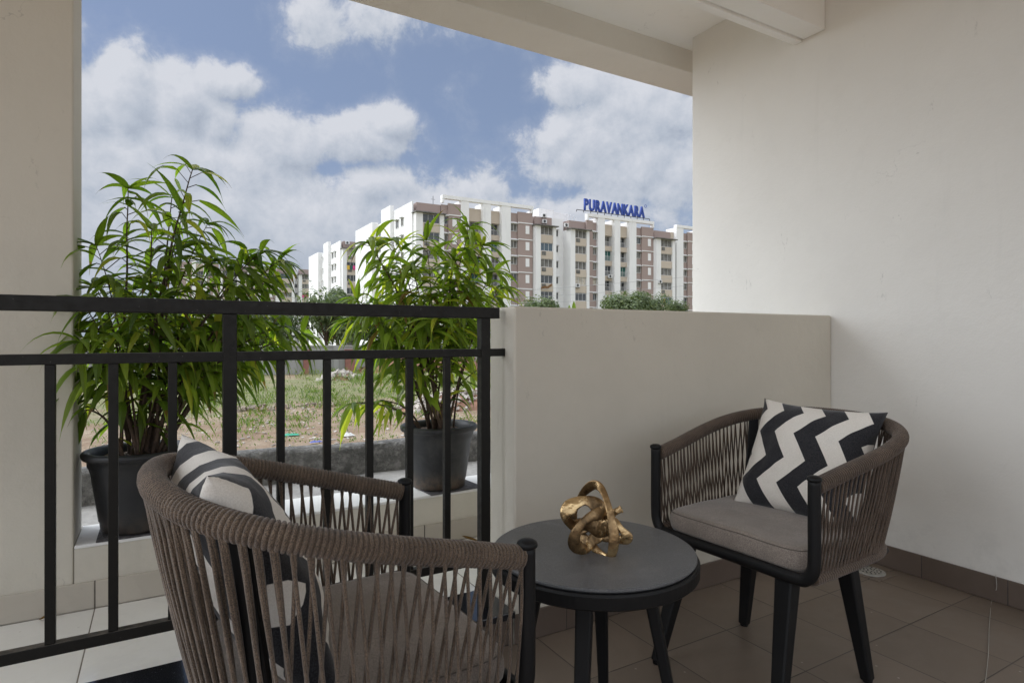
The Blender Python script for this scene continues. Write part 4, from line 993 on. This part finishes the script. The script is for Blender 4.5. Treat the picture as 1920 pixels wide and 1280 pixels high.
    if endwall:                            # windows on the wall that faces -X
        ew = MB(); ew.box(xa0-.25, xa0, 0, depth*.48, -.5, zt-.05); ew.box(xa0-.2, xa0+.01, depth*.48+.005, depth*.62, -.5, zt-1.1)
        ew.box(xa0-1.2, xa0-.002, depth*.62+.01, depth, -.5, zt-.6); ew.box(xa0-.9, xa0-.255, depth*.30, depth*.47, -.5, zt+.9); ew.build('end_wall', M['b_white'], t)
        for r in range(rows):
            z_ = zt-3.5-fh*r
            place_window(t, 'casement', xa0-.28, depth*.26, z_, 1.5, 1.35, 'b_dark', -PI/2); place_window(t, 'casement', xa0-.28, depth*.17, z_, 1.2, 1.35, 'b_grey', -PI/2)
            place_window(t, 'casement', xa0-.24, depth*.58, z_, 1.2, 1.35, 'b_dark', -PI/2)
    body.build('wall', M['b_white'], t)
    for nm, q, mt in (('brown_panels', brown, 'b_brown'), ('beige_panels', beige, 'b_beige'), ('piers', pier, 'b_white'), ('floor_bands', band, 'b_white'), ('slabs', slab, 'b_grey'), ('recesses', voids, 'b_grey')):
        if q.v: q.build(nm, M[mt], t)
    return t, zt
YA = 94.6
def colsof(seq, Y, ys=None): return [(ty, Xat(a, Y), Xat(b, Y)) for ty, a, b in seq]
A = [('bay', 775, 827), ('brown', 827, 862), ('pier', 862, 877), ('balcony', 877, 903), ('pier', 903, 918), ('balcony', 918, 938), ('pier', 938, 955), ('brown', 955, 997), ('bay', 998, 1036), ('recess', 1036, 1063)]
B = [('bay', 1063, 1098), ('brownm', 1098, 1118), ('pier', 1118, 1131), ('balcony', 1131, 1149), ('pier', 1149, 1160), ('balcony', 1160, 1177), ('pier', 1177, 1190), ('brown', 1190, 1223), ('bay', 1223, 1258)]
C = [('balcony', 1259, 1265), ('pier', 1265, 1278), ('brown', 1278, 1305), ('pier', 1305, 1316), ('balcony', 1316, 1330), ('pier', 1330, 1340)]
XA = Xat(775, YA)
ba, zt_ = apartment('large white and brown apartment block behind the right plant', XA, YA, colsof(A, YA), 7, 1, endwall=True)
bb, _ = apartment('apartment block carrying the blue rooftop letters', Xat(1063, YA), YA, colsof(B, YA), 7, 2)
bc, _ = apartment('apartment block cut off by the edge of the tall right wall', Xat(1259, YA), YA, colsof(C, YA), 7, 3)
# two rows further back, same X
Y2 = 142.0; X2 = Xat(640, Y2)
c2 = [('bay', 640, 672), ('brown', 673, 690), ('pier', 690, 700), ('balcony', 700, 716), ('pier', 716, 726), ('brown', 726, 745)]
bd, _ = apartment('white apartment block left of the large one, with laundry on a balcony', X2, Y2, colsof(c2, Y2), 7, 4, endwall=True)
Y3 = 209.0
c3 = [('brown', 330, 360), ('pier', 360, 367), ('balcony', 367, 381), ('pier', 381, 388), ('brown', 388, 410), ('bay', 410, 436), ('recess', 436, 444), ('bay', 444, 466), ('brown', 466, 482), ('pier', 482, 488), ('balcony', 488, 500), ('brown', 500, 515), ('bay', 516, 551), ('recess', 551, 559), ('bay', 559, 584)]
be, _ = apartment('most distant apartment block, partly behind the left plant', Xat(330, Y3), Y3, colsof(c3, Y3), 6, 5, group='white and brown apartment blocks')
# stair head on the second block
sh_ = thing('stair_head', 'white rooftop stair head with vent pipes beside the blue letters', 'rooftop structure', (Xat(1010, YA+5), YA+5, GZ+zt_-.9))
w_ = Xat(1068, YA+5)-Xat(1010, YA+5)
MB().box(0, w_*.48, 0, 6, -.5, 3.6).box(w_*.48+.01, w_, .4, 6, -.5, 3.3).build('block', M['b_white'], sh_)
for k in range(4): MB().tube([(w_*.82+k*.8, -.6, -.3), (w_*.82+k*.8, -.6, 3.0-.2*k), (w_*.82+k*.8+.4, -.6, 3.1-.2*k)], .07, n=8).build('vent_pipe', M['b_frame'], sh_)
# stair head on the first block
sh2 = MB().box(0, 7, 0, 5, -.5, 2.1)
o = sh2.build('roof_block', M['b_white']); o.location = (Xat(862, YA+7), YA+7, GZ+zt_-.6); tag(o, 'low white rooftop block seen through the roof frame of the large apartment block', 'rooftop structure')
ant = MB().tube([(0, 0, 0), (0, 0, 3.0)], .05, n=6).tube([(-.4, 0, 2.4), (.4, 0, 2.4)], .03, n=6).build('antenna', M['b_steel']); ant.location = (Xat(812, YA+3), YA+3, GZ+zt_-1.0)
tag(ant, 'thin antenna mast on the roof of the large apartment block', 'antenna')
# air conditioners
def ac(px, py, Y, lab):
    p = at_Y(px, py, Y); t = thing('air_conditioner', lab, 'air conditioner', (p.x, p.y, p.z-.35), 0, 'air conditioner units on the blocks')
    MB().box(-.45, .45, 0, .35, 0, .7).build('casing', M['b_frame'], t, bevel=.03)
    MB().lathe([(.27, 0), (.27, .02), (.05, .03)], n=20).build('fan_grille', M['b_steel'], t).matrix_local = Matrix.Translation((-.08, -.001, .35)) @ Matrix.Rotation(R(90), 4, 'X')
    MB().box(-.4, -.3, .02, .5, -.12, -.002).box(.3, .4, .02, .5, -.12, -.002).build('bracket', M['b_steel'], t)
ac(1021, 404, YA-.5, 'upper air conditioner on the roof edge left of the blue letters')
ac(1022, 415, YA-.5, 'lower air conditioner of the pair left of the blue letters')
ac(1063, 422, YA-1.0, 'air conditioner on the canopy under the stair head')
ac(1145, 518, YA-.4, 'air conditioner on a beige balcony below the blue letters')
ac(1239, 528, YA-1.6, 'air conditioner on a bay balcony near the tall right wall')
ac(1084, 535, YA-1.6, 'air conditioner low on the beige bay left of the blue letters')
ac(652, 455, Y2-.8, 'air conditioner high on the block left of the right plant')
# laundry
def laundry(lab, px, py, Y, items, s=1.0):
    p = at_Y(px, py, Y); t = thing('laundry', lab, 'laundry', p, 0, 'laundry on the balconies')
    x = -len(items)*.3*s
    for k, mt in enumerate(items):
        m = MB(); n_ = 6
        for i in range(n_):
            a = x+i*.09*s; b_ = a+.09*s; ya = .05*math.sin(i*1.7); yb = .05*math.sin((i+1)*1.7)
            m.quad([(a, ya, -.9*s*(1-.1*(k % 2))), (b_, yb, -.9*s), (b_, yb*.3, 0), (a, ya*.3, 0)])
        o = m.build('garment', M[mt], t); so_ = o.modifiers.new('thick', 'SOLIDIFY'); so_.thickness = .02; x += .62*s
    MB().tube([(-len(items)*.35*s, 0, .01), (len(items)*.35*s, 0, .01)], .015, n=6).build('line', M['b_steel'], t)
laundry('pink and yellow laundry on a balcony of the block left of the right plant', 664, 498, Y2-1.4, ['b_yellow', 'b_green', 'b_cloth', 'b_brownc', 'b_cloth'], 1.1)
laundry('white and brown clothes on a beige balcony under the blue letters', 1141, 553, YA-.9, ['b_frame', 'b_brownc', 'b_frame', 'b_blue'], .7)
laundry('green and yellow cloths on the low bay balcony near the tall right wall', 1246, 560, YA-1.4, ['b_green', 'b_yellow', 'b_green'], .9)
laundry('small row of pink and white clothes on a balcony of the far block', 546, 508, Y3-1.4, ['b_cloth', 'b_frame', 'b_brownc'], 1.2)
laundry('red cloths on a low balcony of the far block', 573, 552, Y3-1.4, ['b_cloth', 'red', 'red'], 1.2)
p = at_Y(1025, 541, YA-1.5)
m = MB(); 
for i in range(8):
    a = -1.2+i*.3; z0 = .15*math.sin(i*1.1)+.08*i; m.quad([(a, -.1*(i % 2), z0-.25), (a+.3, -.1*((i+1) % 2), z0-.15), (a+.3, 0, z0+.3), (a, 0, z0+.2)])
o = m.build('hanging_cloth', M['b_brownc']); o.location = p; so_ = o.modifiers.new('thick', 'SOLIDIFY'); so_.thickness = .03
tag(o, 'dark brown cloth blowing at a lower bay window of the large block', 'cloth')

# rooftop letters
pa = at_Y(1093, 399, YA-.6); pb = at_Y(1208, 412, YA-.6)
sg = thing('rooftop_sign', 'blue rooftop letters reading PURAVANKARA on a dark rail', 'sign', (pa.x, YA-.6, GZ+zt_+1.55+.05))
zbase = .55; Ls = 'PURAVANKARA'; W = pb.x-pa.x; adv = W/len(Ls)
for k, ch in enumerate(Ls):
    cu = bpy.data.curves.new('letter', 'FONT'); cu.body = ch; cu.size = 3.0; cu.extrude = .18; cu.offset = .095; cu.align_x = 'CENTER'
    o = bpy.data.objects.new('letter', cu); col.objects.link(o); o.parent = sg; o.rotation_euler = (R(90), 0, 0); o.location = (adv*(k+.5), 0, zbase); o.scale = (.66, 1, 1)
    cu.materials.append(M['letter'])
    dg = bpy.context.evaluated_depsgraph_get(); me = bpy.data.meshes.new_from_object(o.evaluated_get(dg), depsgraph=dg)
    if not me.materials: me.materials.append(M['letter'])
    o2 = bpy.data.objects.new('letter', me); col.objects.link(o2); o2.parent = sg; o2.rotation_euler = o.rotation_euler; o2.location = o.location; o2.scale = o.scale
    bpy.data.objects.remove(o); o2.name = 'letter'
MB().tube([Vector((W+.35+.28*math.cos(a), 0, zbase+2.35+.28*math.sin(a))) for a in [2*PI*i/20 for i in range(20)]], .05, n=6, closed=True).build('registered_ring', M['letter'], sg, smooth=True)
xr0 = Xat(1081, YA-.6)-pa.x; xr1 = Xat(1218, YA-.6)-pa.x
MB().box(xr0, xr1, -.06, .06, .30, .42).build('rail', M['b_steel'], sg)
st = MB(); k = 0
for i in range(12):
    x = xr0+(xr1-xr0)*i/11; st.box(x-.05, x+.05, -.05, .05, -.05, .298)
st.build('stand', M['b_steel'], sg)

# overhead cables
def cable(lab, a, b, sag, r=.028):
    P_ = []; 
    for k in range(25):
        s = k/24; p = a.lerp(b, s); p.z -= sag*4*s*(1-s); P_.append(p)
    tag(MB().tube(P_, r, n=6).build('cable', M['cable'], smooth=True), lab, 'cable', 'overhead cables')
cable('upper overhead cable crossing in front of the blocks above the parapet', at_Y(925, 548, 60), at_Y(1420, 505, 48), .2, .018)
cable('middle overhead cable just below the upper one, above the treetops', at_Y(930, 560, 60), at_Y(1420, 522, 50), .25, .016)
cable('lowest overhead cable, just over the treetops by the parapet', at_Y(940, 568, 58), at_Y(1420, 548, 48), .2, .016)
cable('overhead cable in front of the block left of the right plant', at_Y(300, 548, 70), at_Y(760, 556, 60), .3, .018)
